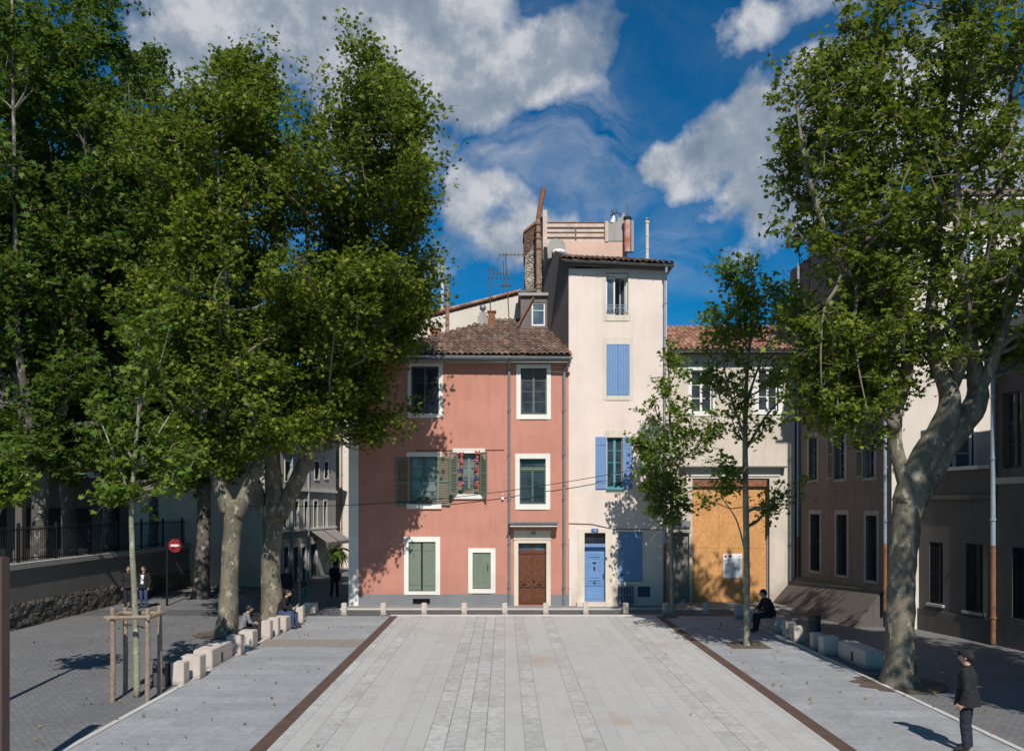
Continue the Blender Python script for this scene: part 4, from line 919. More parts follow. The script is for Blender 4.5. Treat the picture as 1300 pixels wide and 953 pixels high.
B6 = Bld('corner_building', 'dark street building at the right edge with big upper windows and rusty pipe', p0.x, p0.y, ang, cat='building'); r = B6.r
b1 = B6.hole(1285, 1310, 695, 786); b2 = B6.hole(1273, 1297, 497, 594); b3 = (3.2, 4.4, b1[2], b1[3]); b4 = (3.0, 4.6, b2[2], b2[3]); B6.holes += [b3, b4, (6.2, 7.4, b1[2], b1[3]), (6., 7.6, b2[2], b2[3])]
k = MB(); k.wall(0, 13, 0, 9.7, 0, .35, B6.holes); k.box(0, .35, .35, 9, 0, 9.7); k.box(12.7, 13, .35, 9, 0, 9.7); k.box(.35, 12.7, .35, 9, 9.5, 9.7); k.box(.35, 12.7, 8.7, 9, 0, 9.5); k.build('wall', M['annexwall'], r)
MB().box(-.1, 13.1, -.25, .2, 9.7, 9.95).build('cornice', M['concrete'], r); MB().box(0, 13, -.08, 0, 5.0, 5.2).build('string_course', M['concrete'], r)
for h in B6.holes: window(r, h, .15, 2, (0, .3, .6, 1), 'zincdark')
for h in B6.holes[::2][:1] + [B6.holes[0]]:
    x0, x1, z0, z1 = h; k = MB()
    for q_ in range(8): xx = x0 + (x1 - x0) * (q_ + .5) / 8; k.tube([(xx, .03, z0), (xx, .03, z1)], .014, 6)
    k.build('bars', M['iron'], r)
downpipe(r, [(.12, -.1, 9.7), (.12, -.1, 3.1)], .07, 'zincblue'); downpipe(r, [(.12, -.1, 3.1), (.12, -.1, .05)], .075, 'rust')

# ------------------------------------------------------------------ left: street building, bright house, shaded blocks
p0 = Vector((-12.3, 42.6)); p1 = Vector((-11.15, 52.5)); ang = math.atan2(p1.y - p0.y, p1.x - p0.x)
S = Bld('side_street_building', 'grey rendered building down the side street with two awnings', p0.x, p0.y, ang, cat='building'); r = S.r; LS = (p1 - p0).length; ZS = 8.4
up = [S.hole(a, b, 586, 607 + c) for a, b, c in ((362, 368.5, 3), (378, 384, 2), (399.5, 405, 1), (412, 416.5, 0))]
mid = [S.hole(a, b, 636, 669) for a, b in ((360, 366), (374, 379), (386.5, 391), (398.5, 403), (411, 415))]
gr = [S.hole(a, b, 694, 739) for a, b in ((360, 366), (372.5, 378.5), (383, 388))] + [S.hole(394, 402, 690, 736)]
k = MB(); k.wall(0, LS, 0, ZS, 0, .45, S.holes); k.box(0, .3, .45, 8, 0, ZS); k.box(.3, LS, .45, 8, ZS - .2, ZS); k.box(LS - .3, LS, .45, 8, 0, ZS - .2); k.build('wall', M['greywall'], r)
for h in up + mid: surround(r, h, .1, .1, .12, .08, 'whitetrim', .02, .3); window(r, h, .38, 2, (0, .5, 1), 'greyshut')
for h in gr: surround(r, h, .16, .16, .18, 0, 'whitetrim', .03, .3); x0, x1, z0, z1 = h; boards(r, x0, x1, z0, z1, 'wood', .35, n=4, name='door')
MB().box(-.05, LS, -.12, 0, wz(622, 46) - .05, wz(622, 46) + .1).build('string_course', M['whitetrim'], r); MB().box(-.05, LS, -.1, 0, wz(673, 46) - .03, wz(673, 46) + .08).build('string_course', M['whitetrim'], r)
MB().box(-.05, LS, -.3, 0, ZS - .15, ZS + .05).build('cornice', M['concrete'], r)
tile_roof(r, [(-.3, 0), (LS + .2, 0), (LS + .2, 4.3), (-.3, 4.3)], (0, -.45, ZS + .08), R(22), m='tileold')
k = MB(); k.prism([(-.35, ZS), (8, ZS), (3.5, ZS + 1.5), (3.0, ZS + 1.5)], 'x', -.1, LS); k.build('roof_deck', M['tileold'], r)
for px_ in (369, 390): a = S.at(px_)[0]; downpipe(r, [(a, -.08, ZS), (a, -.08, .1)], .06, 'zincblue')
for (a, b) in ((394, 408), (410, 424)):
    xa = S.at(a)[0]; xb = S.at(b)[0]; z = wz(673, 47); k = MB(); k.prism([(0, z), (-1.1, z - .75), (-1.1, z - .78), (0, z - .04)], 'x', xa, xb); k.prism([(-1.1, z - .75), (-1.1, z - .95), (-1.08, z - .95), (-1.08, z - .75)], 'x', xa, xb); k.build('awning', M['greyshut'], r)
# bright far house
Y = 56.; Q = Bld('far_white_house', 'sunlit white house closing the side street with one green shutter', wx(418, Y), Y, cat='house'); r = Q.r
h1 = Q.hole(423.5, 431, 572, 606); k = MB(); k.wall(0, 7, 0, wz(522, Y), 0, .4, Q.holes); k.box(0, .3, .4, 7, 0, wz(522, Y)); k.box(6.7, 7, .4, 7, 0, wz(522, Y)); k.box(.3, 6.7, .4, 7, wz(522, Y) - .2, wz(522, Y)); k.build('wall', M['whitewall'], r)
boards(r, h1[0], h1[1], h1[2], h1[3], 'emerald', -.05, n=4); MB().box(-.1, .82, -.03, 0, 0, wz(540, Y)).build('salmon_strip', M['terrpink'], r)
tile_roof(r, [(-.3, 0), (7.3, 0), (7.3, 3.5), (-.3, 3.5)], (0, -.4, wz(522, Y) + .1), R(24), m='tilered'); MB().box(.82, 6.9, -.04, 0, 0, 3.4).build('plinth', M['creamtrim'], r)
downpipe(r, [(.9, -.1, wz(524, Y)), (.9, -.1, .1)], .05, 'zinc')
# shaded block behind the plane trunks
p0 = Vector((-17.4, 45.6)); p1 = Vector((-12.35, 44.9)); ang = math.atan2(p1.y - p0.y, p1.x - p0.x)
C = Bld('corner_townhouse', 'dark shaded townhouse with tall doors behind the twin plane trunks', p0.x, p0.y, ang, cat='building'); r = C.r; LC = (p1 - p0).length
C.holes = [(.8, 1.8, .2, 3.4), (2.6, 3.8, .2, 3.4), (.8, 1.8, 5.0, 7.2), (2.7, 3.7, 5.0, 7.2), (.8, 1.8, 8.4, 10.2), (2.7, 3.7, 8.4, 10.2)]
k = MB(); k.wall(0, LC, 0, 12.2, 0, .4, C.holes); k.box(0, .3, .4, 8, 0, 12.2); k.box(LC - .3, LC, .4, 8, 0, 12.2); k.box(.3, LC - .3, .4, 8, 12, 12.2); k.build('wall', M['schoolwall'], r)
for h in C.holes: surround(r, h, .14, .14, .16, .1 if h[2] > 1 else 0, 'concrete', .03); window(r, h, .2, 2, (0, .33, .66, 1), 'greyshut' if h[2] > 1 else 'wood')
MB().box(0, LC, -.12, 0, 4.1, 4.3).build('string_course', M['concrete'], r); tile_roof(r, [(-.3, 0), (LC + .3, 0), (LC + .3, 4.3), (-.3, 4.3)], (0, -.45, 12.3), R(24), m='tilered')
k = MB(); k.box(1.2, 2.1, 2, 2.7, 12.2, 14.9); k.box(1.1, 2.2, 1.9, 2.8, 14.9, 15.0)
for q_ in (1.4, 1.85): k.tube([(q_, 2.35, 15), (q_, 2.35, 15.35)], [.12, .09], 8)
k.build('chimney', M['brick'], r)
# school-like building with deep gallery behind the garden wall
Y = 46.4; E = Bld('gallery_building', 'long dim building with a deep ground floor gallery behind the garden fence', wx(-330, Y), Y, cat='building'); r = E.r; LE = -17.45 - E.o.x; zl = wz(602, Y)
wins = []
for i in range(11):
    x = 1.4 + i * 2.45
    if x + 1.2 < LE: wins += [(x, x + 1.2, 7.7, 10.1), (x, x + 1.2, 11.4, 13.2)]
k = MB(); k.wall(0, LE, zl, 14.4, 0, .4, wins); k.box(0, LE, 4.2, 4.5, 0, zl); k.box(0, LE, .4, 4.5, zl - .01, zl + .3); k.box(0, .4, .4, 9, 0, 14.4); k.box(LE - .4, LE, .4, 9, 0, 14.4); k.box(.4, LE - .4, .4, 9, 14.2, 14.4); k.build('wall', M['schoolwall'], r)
for h in wins: window(r, h, .2, 2, (0, .33, .66, 1), 'greyshut')
MB().box(0, LE, -.35, .1, zl - .2, zl + .12).build('ledge', M['concrete'], r)
k = MB(); n = 10
for i in range(n + 1): x = .2 + (LE - .4) * i / n; k.box(x - .2, x + .2, 0, .4, 0, zl - .2)
k.build('gallery_piers', M['schoolwall'], r)
k = MB()
for i in range(14): x = 1 + (LE - 2) * i / 14; k.box(x, x + 1.1, 4.1, 4.2, .6, 4.2)
k.build('gallery_windows', M['darkopen'], r)
tile_roof(r, [(-.4, 0), (LE + .3, 0), (LE + .3, 4.5), (-.4, 4.5)], (0, -.5, 14.5), R(22), m='tilered')
k = MB()
for x in (LE - 1.4, LE - 9, LE - 14): k.box(x, x + .8, 2.5, 3.2, 14.4, 17.0); k.box(x - .08, x + .88, 2.4, 3.3, 17, 17.1)
k.build('chimney', M['brick'], r)

# ------------------------------------------------------------------ garden wall and fence
GX = -17.1; g0, g1 = 14.0, 45.0
t = thing('garden_wall', 'long grey rendered garden wall with rubble stone base', 'wall', (GX, 30, 0), math.atan2(0, 1))
k = MB(); k.box(-.5, 0, g0 - 30, g1 - 30, .9, 2.1); k.box(-.5, 0, g1 - 30, g1 - 29.99, 0, .5); k.build('render_face', M['gardenwall'], t)
k = MB(); n = 120; nz = 6
vs = []; fs = []
for i in range(n + 1):
    for j in range(nz + 1):
        y = g0 - 30 + (g1 - g0) * i / n; z = .92 * j / nz; d = .05 + .05 * mnoise.noise(Vector((y * 2.1, z * 3.4, 1))) + .03 * mnoise.noise(Vector((y * 6, z * 9, 4)))
        vs.append((d if j < nz else .0, y, z))
for i in range(n):
    for j in range(nz): a = i * (nz + 1) + j; fs.append((a, a + nz + 1, a + nz + 2, a + 1))
k.add(vs, fs); k.box(-.5, -.0, g0 - 30, g1 - 30, 0, .9); k.build('stone_base', M['rubble'], t)
k = MB(); k.box(-.58, .08, g0 - 30, g1 - 30, 2.1, 2.3); k.build('coping', M['concrete'], t)
t = thing('iron_fence', 'black iron railing running along the top of the garden wall', 'fence', (GX - .25, 30, 2.3)); k = MB(); y = g0 - 30
while y < g1 - 30: k.box(-.01, .01, y - .01, y + .01, 0, 1.3); y += .13
k.build('bars', M['iron'], t); k = MB(); k.box(-.02, .02, g0 - 30, g1 - 30, .12, .16); k.box(-.02, .02, g0 - 30, g1 - 30, 1.16, 1.2); k.build('rails', M['iron'], t)
y = g0 - 30
while y < g1 - 30: MB().box(-.04, .04, y - .04, y + .04, 0, 1.42).build('post', M['iron'], t); y += 2.4
# no entry sign
Y = 34.6; t = thing('no_entry_sign', 'red no entry disc on a thin black post by the garden wall', 'road sign', (wx(212, Y), Y, 0)); zc = wz(692, Y)
MB().tube([(0, 0, 0), (0, 0, zc + .15)], .05, 10).build('post', M['iron'], t)
k = MB(); k.box(0, .2, -.02, .02, zc - .03, zc + .03); k.build('bracket', M['iron'], t)
cx = wx(223, Y) - wx(212, Y); k = MB(); k.tube([(cx, -.05, zc), (cx, -.03, zc)], .3, 28); d = k.build('disc', M['signred'], t); MB().box(cx - .2, cx + .2, -.056, -.05, zc - .045, zc + .045).build('bar', M['whitepaint'], d)
# rust post at left edge
Y = 12.; t = thing('brown_post', 'rust brown steel post cut by the left edge of the view', 'post', (wx(-2, Y), Y, 0)); k = MB(); k.box(-.11, .11, -.11, .11, 0, wz(707, Y)); k.build('shaft', M['steelpost'], t, bevel=.012); MB().box(-.18, .18, -.18, .18, 0, .03).build('base_plate', M['steelpost'], t)

# ------------------------------------------------------------------ bollards
bl = [(436, 'low stone bollard nearest the pale corner strip of the pink house'), (486, 'low stone bollard in leaf shade left of the green shutters'), (538, 'low stone bollard just below the basement grille'), (589, 'low stone bollard left of the small shuttered window'),
      (641, 'low stone bollard just left of the brown front door'), (693, 'low stone bollard at the right jamb of the brown door'), (744, 'low stone bollard in front of the blue door'), (795, 'low stone bollard before the grilled meter cabinet'),
      (846, 'low stone bollard in shade beside the slim tree by the tower'), (897, 'low stone bollard in shade before the orange boards')]
b0 = None
for i, (px_, lb) in enumerate(bl):
    if b0 is None:
        b0 = thing('stone_bollard', lb, 'bollard', (0, 0, 0), 0, 'stone bollards along the far kerb'); k = MB(); k.box(-.1, .1, -.1, .1, 0, .47); k.build('shaft', M['limestone'], b0, bevel=.015); MB().box(-.13, .13, -.13, .13, 0, .018).build('footing', M['concrete'], b0); o = b0
    else: o = copy_tree(b0)
    o['label'] = lb; o.location = (wx(px_, 31.55), 31.6 + .12, .005); o.rotation_euler.z = random.uniform(-.06, .06)

# ------------------------------------------------------------------ stone blocks and benches
def block(name, label, x0, x1, y0, y1, h, m='limestone', cat='stone block', group=None, slot=None):
    t = thing(name, label, cat, ((x0 + x1) / 2, (y0 + y1) / 2, 0), random.uniform(-.02, .02), group); a = (x1 - x0) / 2; b = (y1 - y0) / 2
    MB().box(-a, a, -b, b, .0, h).build('block', M[m], t, bevel=.018)
    if slot: s = slot; MB().box(s * a - .006, s * a + .006, -.12, .0, .08, .34).build('light_slot', M['iron'], t)
    return t
gl = 'stone seats and blocks on the left side'; g2 = 'stone seats and blocks on the right side'
block('granite_block', 'dark granite block at the near end of the left row', -8.42, -8.1, 19.0, 19.3, .56, 'darkstone', group=gl)
block('stone_block', 'small pale block next to the dark granite block', -8.05, -7.72, 19.15, 19.5, .55, group=gl)
block('stone_block', 'square pale block just before the long left bench', -8.08, -7.58, 19.8, 20.2, .58, group=gl)
block('stone_bench', 'long pale stone bench at the foot of the left plane tree', -8.22, -7.72, 21.0, 22.6, .52, cat='bench', group=gl, slot=1)
block('stone_block', 'pale block touching the far end of the long left bench', -8.02, -7.6, 22.9, 23.25, .58, group=gl)
block('stone_block', 'darkened block with a rounded worn top before the grey bin', -8.05, -7.6, 24.0, 24.5, .54, group=gl)
block('stone_block', 'pale block just beyond the grey bin', -7.98, -7.6, 25.8, 26.1, .6, group=gl)
block('stone_block', 'narrow pale block between the bin and the seated reader', -7.9, -7.55, 26.5, 26.8, .6, group=gl)
block('stone_bench', 'stone bench carrying the seated person in blue jeans', -7.95, -7.5, 27.3, 28.9, .5, cat='bench', group=gl)
block('stone_block', 'pale block beside the thin dark post', -7.72, -7.45, 29.35, 29.65, .62, group=gl)
block('stone_bench', 'farthest left stone bench in the shade of the street', -8.1, -7.6, 31.9, 32.4, .42, cat='bench', group=gl)
block('stone_bench', 'long stone bench left of the big right plane trunk', 9.5, 9.98, 21.0, 22.7, .5, cat='bench', group=g2, slot=-1)
block('stone_block', 'block with a lit corner behind the long right bench', 9.2, 9.66, 23.0, 23.4, .54, group=g2)
block('stone_block', 'block with a curved lit edge in front of the round bin', 9.25, 9.58, 23.9, 24.2, .5, group=g2)
block('stone_block', 'half lit block just beyond the round bin', 9.12, 9.5, 25.1, 25.45, .52, group=g2)
block('stone_block', 'shaded block between the bin and the seated person', 9.15, 9.5, 25.9, 26.3, .55, group=g2)
block('stone_bench', 'shaded stone bench carrying the dark hunched person', 9.15, 9.62, 27.0, 28.4, .48, cat='bench', group=g2)
block('stone_block', 'low block behind the thin trunk, right of it', 9.05, 9.45, 29.6, 29.9, .46, group=g2)
block('stone_block', 'farthest right block just left of the thin trunk', 8.9, 9.2, 30.7, 31.0, .5, group=g2)
t = thing('litter_bin', 'dark grey square litter bin beside the left stone row', 'litter bin', (-8.05, 25.55, 0)); MB().box(-.17, .17, -.17, .17, 0, .84).build('body', M['bin'], t, bevel=.02); MB().box(-.19, .19, -.19, .19, .84, .88).build('lid', M['bin'], t)
t = thing('litter_bin', 'dark round litter bin among the right stone blocks', 'litter bin', (9.62, 24.75, 0)); k = MB(); k.tube([(0, 0, .05), (0, 0, .9)], .19, 20); k.build('body', M['bin'], t); MB().tube([(0, 0, .9), (0, 0, .94)], [.21, .2], 20).build('rim', M['iron'], t); MB().tube([(0, 0, 0), (0, 0, .05)], .12, 12).build('foot', M['iron'], t)
t = thing('steel_post', 'thin dark post standing beside the seated person in jeans', 'post', (wx(380, 29.4), 29.4, 0)); MB().tube([(0, 0, 0), (0, 0, 1.38)], .04, 10).build('shaft', M['iron'], t); MB().ball((0, 0, 1.4), .055).build('finial', M['iron'], t)
t = thing('planter', 'small green tub standing in the side street', 'planter', (wx(384.5, 38), 38, 0)); MB().tube([(0, 0, 0), (0, 0, .45)], [.16, .2], 14).build('tub', M['emerald'], t)
k = MB()
for i in range(24): k.ball((random.uniform(-.15, .15), random.uniform(-.15, .15), .48 + random.uniform(0, .2)), .05, 5, 4)
k.build('leaves', M['leafyoung'], t)

# overhead cable
t = MB(); pts = []
for i in range(41):
    f = i / 40; px_ = 300 + (846 - 300) * f; py_ = 642 + (588 - 642) * f ** 1.7 + 6 * math.sin(f * math.pi); Y = 33.9; pts.append((wx(px_, Y), Y, wz(py_, Y)))
o = t.tube(pts, .016, 5).build('overhead_cable', M['cable']); tag(o, 'thin black cable slung across the fronts of the pink house and tower', 'cable')

# ------------------------------------------------------------------ trees
def catmull(P, n=5):
    P = [Vector(p) for p in P]; out = []
    for i in range(len(P) - 1):
        a = P[max(i - 1, 0)]; b = P[i]; c = P[i + 1]; d = P[min(i + 2, len(P) - 1)]
        for j in range(n):
            t = j / n; out.append(.5 * ((2 * b) + (c - a) * t + (2 * a - 5 * b + 4 * c - d) * t * t + (3 * b - a - 3 * c + d) * t ** 3))
    out.append(P[-1]); return out
def leaves_mesh(name, C, size, mat, parent, rng):
    """C: (n,3) leaf centres; one folded lobed leaf each"""
    n = len(C)
    shape = np.array([[0, -.45, 0], [-.4, -.36, .1], [-.26, -.1, .05], [-.6, .14, .14], [-.2, .2, .05], [0, .66, -.04], [.2, .2, .05], [.6, .14, .14], [.26, -.1, .05], [.4, -.36, .1]])
    # random frames: normals mostly up and outward
    nz = rng.normal(0, .55, (n, 3)); nz[:, 2] += .75; nz[:, 1] -= .15; nz /= np.linalg.norm(nz, axis=1)[:, None]
    t = rng.normal(0, 1, (n, 3)); t[:, 2] -= .5; t -= nz * (t * nz).sum(1)[:, None]; t /= np.linalg.norm(t, axis=1)[:, None]; b = np.cross(nz, t)
    s = size * rng.uniform(.65, 1.3, (n, 1, 1)); sh = np.repeat(shape[None], n, 0) * s
    sh[:, :, 2] *= rng.uniform(.2, 1.8, (n, 1))
    V = C[:, None, :] + sh[:, :, 0:1] * b[:, None, :] + sh[:, :, 1:2] * t[:, None, :] + sh[:, :, 2:3] * nz[:, None, :]
    V = V.reshape(-1, 3).astype(np.float32); q = np.array([[0, 1, 2, 3, 4, 5], [0, 5, 6, 7, 8, 9]]); Fc = (np.arange(n)[:, None, None] * 10 + q[None]).reshape(-1).astype(np.int32)
    me = bpy.data.meshes.new(name); me.vertices.add(len(V)); me.vertices.foreach_set('co', V.ravel()); me.loops.add(len(Fc)); me.loops.foreach_set('vertex_index', Fc)
    nf = n * 2; me.polygons.add(nf); me.polygons.foreach_set('loop_start', np.arange(0, nf * 6, 6, dtype=np.int32)); me.polygons.foreach_set('loop_total', np.full(nf, 6, np.int32))
    me.update(calc_edges=True); me.materials.append(M[mat]); o = bpy.data.objects.new(name, me); col.objects.link(o); o.parent = parent; return o
def tree(name, label, base, limbs, crowns, shoots, twigs, lpt, size, mat='leaf', bark='bark', group=None, seed=1, tl=(.35, 1.0), start=.35, tr=.022, nodez=None, spread=.14):
    """limbs: list of [(x,y,z,r)...] world; crowns: ellipsoids (cx,cy,cz,rx,ry,rz,weight) world"""
    rng = np.random.RandomState(seed); bx, by = base; B = Vector((bx, by, 0)); root = thing(name, label, 'tree', (bx, by, 0), 0, group); k = MB(); nodes = []
    for li, L_ in enumerate(limbs):
        P = catmull([Vector(p[:3]) - B for p in L_]); rr = catmull([Vector((p[3], 0, 0)) for p in L_]); rad = [max(.012, v.x) for v in rr]
        n = 16 if L_[0][3] > .2 else 8; k0 = len(k.v); k.tube(P, rad, n)
        for i in range(k0, len(k.v)):   # bumps and flutes
            v = Vector(k.v[i]); ring = (i - k0) // n; c = P[min(ring, len(P) - 1)]; d = v - c; f = mnoise.noise(v * 2.3 + Vector((seed, 0, 0))) * .13 + mnoise.noise(v * 7) * .04
            k.v[i] = tuple(c + d * (1 + f))
        nodes += [(p, q) for p, q in zip(P, rad) if (nodez is None or p.z > nodez) and q < .3]
    k.build('trunk', M[bark], root, smooth=True)
    br = MB(); C = []; ws = np.array([c[6] for c in crowns], float); ws /= ws.sum()
    NPos = np.array([tuple(p) for p, q in nodes])
    for s in range(shoots):
        c = crowns[rng.choice(len(crowns), p=ws)]; d = rng.normal(0, 1, 3); d /= np.linalg.norm(d); rr = rng.uniform(.12, 1) ** .5
        e = np.array([c[0] + d[0] * c[3] * rr, c[1] + d[1] * c[4] * rr, c[2] + d[2] * c[5] * rr]) - np.array([bx, by, 0])
        dist = np.linalg.norm((NPos - e) * np.array([1, 1, .6]), axis=1) + np.where(NPos[:, 2] > e[2] - .5, 4, 0); i = int(np.argmin(dist + rng.uniform(0, 1.2, len(dist)))); st = NPos[i]; r0 = min(nodes[i][1] * .6, .075)
        dv = e - st; ln = np.linalg.norm(dv) + 1e-3
        hz = np.array([dv[0] * .62, dv[1] * .62, dv[2] * .4]); m1 = st + hz + rng.normal(0, .06 * ln, 3); tip = e + np.array([0, 0, .06 * ln])
        P = catmull([st, st + (m1 - st) * .5 + rng.normal(0, .03 * ln, 3), m1, (m1 + tip) / 2 + rng.normal(0, .04 * ln, 3), tip], 3); m = len(P)
        br.tube(P, [max(.007, r0 * (1 - j / m) + .006) for j in range(m)], 5, False)
        for q in range(twigs):
            f = start + (1 - start) * (q + rng.uniform(0, 1)) / twigs; idx = min(m - 2, int(f * (m - 1))); fr = f * (m - 1) - idx; p = np.array(P[idx]) * (1 - fr) + np.array(P[idx + 1]) * fr
            dr_ = rng.normal(0, 1, 3); dr_[2] = dr_[2] * .5 + .15; dr_ /= np.linalg.norm(dr_); l = rng.uniform(*tl); q2 = p + dr_ * l; q2[2] -= .12 * l
            br.tube([p, (p + q2) / 2 + np.array([0, 0, .05 * l]), q2], [.009, .007, .004], 3, False)
            nl = int(lpt * rng.uniform(.5, 1.5)); tt = rng.uniform(.15, 1.12, (nl, 1)) ** .8; C.append(p + (q2 - p) * tt + rng.normal(0, spread, (nl, 3)) * np.array([1, 1, .7]))
    br.build('branches', M['twig'], root)
    leaves_mesh('crown', np.concatenate(C), size, mat, root, rng); return root
def LP(Y, pts):   # limb from photo positions at depth Y (+dy)
    return [(wx(p[0], Y + (p[3] if len(p) > 3 else 0)), Y + (p[3] if len(p) > 3 else 0), wz(p[1], Y + (p[3] if len(p) > 3 else 0)), p[2] * (.88 if p[2] > .15 else 1)) for p in pts]
def CR(Y, px_, py_, rx, rz, ry, wgt=1, dy=0): 
    s = (Y + dy) / F; return (wx(px_, Y + dy), Y + dy, wz(py_, Y + dy), rx * s, ry, rz * s, wgt)
gpt = 'mature plane trees on the left'
# T1
Y = 26.8
tree('plane_tree', 'left of the two mottled plane trunks behind the long bench', (wx(290, Y), Y),
     [LP(Y, [(287, 814, .62), (288, 798, .44), (290, 760, .36), (293, 700, .32), (296, 655, .34), (294, 635, .38)]),
      LP(Y, [(290, 650, .3), (279, 615, .26), (268, 580, .22, -.1), (258, 520, .17, -.3), (250, 420, .12, -.6), (240, 300, .08, -.6), (225, 180, .04, -.8)]),
      LP(Y, [(300, 655, .3), (315, 620, .24), (328, 580, .2, .3), (322, 500, .16, .6), (318, 400, .12, .8), (312, 260, .07, 1), (310, 120, .04, 1)]),
      LP(Y, [(270, 590, .15), (285, 520, .12, -.8), (290, 420, .09, -1.2), (280, 280, .06, -1.5), (275, 160, .03, -1.6)])],
     [CR(Y, 300, 220, 95, 165, 3.0, 3), CR(Y, 235, 330, 75, 170, 2.8, 2), CR(Y, 330, 420, 90, 100, 3., 1.6), CR(Y, 250, 520, 70, 70, 2.2, .8), CR(Y, 215, 210, 60, 110, 2.4, 1), CR(Y, 320, 90, 40, 45, 1.2, .4), CR(Y, 265, 560, 70, 42, 2.0, .6, -.8), CR(Y, 330, 545, 50, 35, 1.6, .35, -1)],
     140, 17, 23, .15, seed=3, nodez=6, spread=.2, group=gpt)
Y = 29.0
tree('plane_tree', 'right twin plane tree whose limb leans towards the pink house', (wx(346, Y), Y),
     [LP(Y, [(347, 798, .74), (346, 780, .5), (344, 740, .42), (345, 690, .4), (348, 640, .45)]),
      LP(Y, [(348, 660, .42), (347, 600, .34), (343, 540, .28), (340, 450, .18), (345, 330, .1), (352, 200, .05), (350, 110, .03)]),
      LP(Y, [(335, 650, .3), (320, 600, .22), (308, 560, .17, .5), (300, 470, .1, 1), (300, 350, .05, 1)]),
      LP(Y, [(355, 655, .36), (372, 620, .33), (390, 580, .3, -.1), (403, 520, .24, -.2), (412, 450, .18, -.3), (430, 350, .12, -.4), (455, 240, .08, -.4), (478, 120, .03, -.4)]),
      LP(Y, [(403, 520, .15, -.2), (430, 470, .12, -.5), (470, 400, .09, -.8), (505, 300, .06, -1), (520, 180, .03, -1)]),
      LP(Y, [(412, 450, .14), (395, 370, .11, .5), (390, 260, .07, .8), (400, 140, .03, .8)])],
     [CR(Y, 400, 230, 92, 165, 4.2, 3, -1), CR(Y, 490, 205, 84, 140, 5.2, 3.2, -1.6), CR(Y, 440, 380, 105, 110, 4.6, 2.2, -1.0), CR(Y, 360, 460, 80, 90, 3, 1.2), CR(Y, 510, 320, 58, 75, 4.2, 1.4, -1.5), CR(Y, 430, 500, 60, 55, 2, .6), CR(Y, 480, 480, 45, 90, 1.6, 1.1, 1), CR(Y, 530, 390, 40, 60, 1.4, .7, 1), CR(Y, 510, 110, 50, 50, 1.6, .5), CR(Y, 350, 105, 50, 45, 1.6, .4), CR(Y, 395, 545, 55, 40, 1.8, .5, -.8)],
     196, 17, 23, .15, seed=5, nodez=6.5, spread=.2, group=gpt)
def backtree(px_, Y, H_, lbl, seed, rx=4.2, lean=0, low=4.5):
    x = wx(px_, Y); z = lambda f: f * H_
    tree('plane_tree', lbl, (x, Y), [[(x, Y, 0, .5), (x + .05, Y, 1, .35), (x + .1 + lean * .2, Y, 3.5, .3), (x + lean * .5, Y + .1, 6, .32)], [(x + lean * .5, Y + .1, 5.7, .26), (x - 1 + lean, Y, 9, .18), (x - 1.6 + lean, Y, 14, .1), (x - 1.8, Y, 19, .04)],
         [(x + lean * .5, Y + .1, 5.7, .26), (x + 1 + lean, Y, 9, .18), (x + 1.6 + lean, Y + .5, 14, .1), (x + 1.9, Y, 19, .04)], [(x + lean * .5, Y + .1, 5.7, .2), (x + .1, Y - 1.2, 10, .14), (x + .2, Y - 1.6, 15, .08), (x, Y - 1.5, H_ - 2, .04)]],
         [(x, Y, H_ * .68, rx, 3.6, H_ * .33, 3), (x - rx * .3, Y - .6, H_ * .45, rx * .9, 3.2, H_ * .2, 1.5), (x + rx * .3, Y - .6, low + 3.2, rx * .8, 2.6, 3.0, .8)], 115, 17, 20, .2, 'leafdark', 'barkdark', group='plane trees behind the garden wall', seed=seed, nodez=5, tl=(.4, 1.3), spread=.18)
backtree(45, 31, 26.5, 'big plane tree behind the wall at the far left edge', 11, 4.4, .3)
backtree(88, 34.5, 29.0, 'tallest dark plane tree behind the wall, second from the left', 12, 4.6, -.4)
backtree(133, 39.5, 30, 'dark plane tree behind the wall, third from the left', 13, 4.4, .4)
backtree(193, 43.5, 30, 'farthest dark plane tree behind the wall near the no entry sign', 14, 4.8, .2)
backtree(255, 37.5, 22, 'pale stemmed plane tree between the no entry sign and the twin trunks', 15, 3.6, .2, 5)
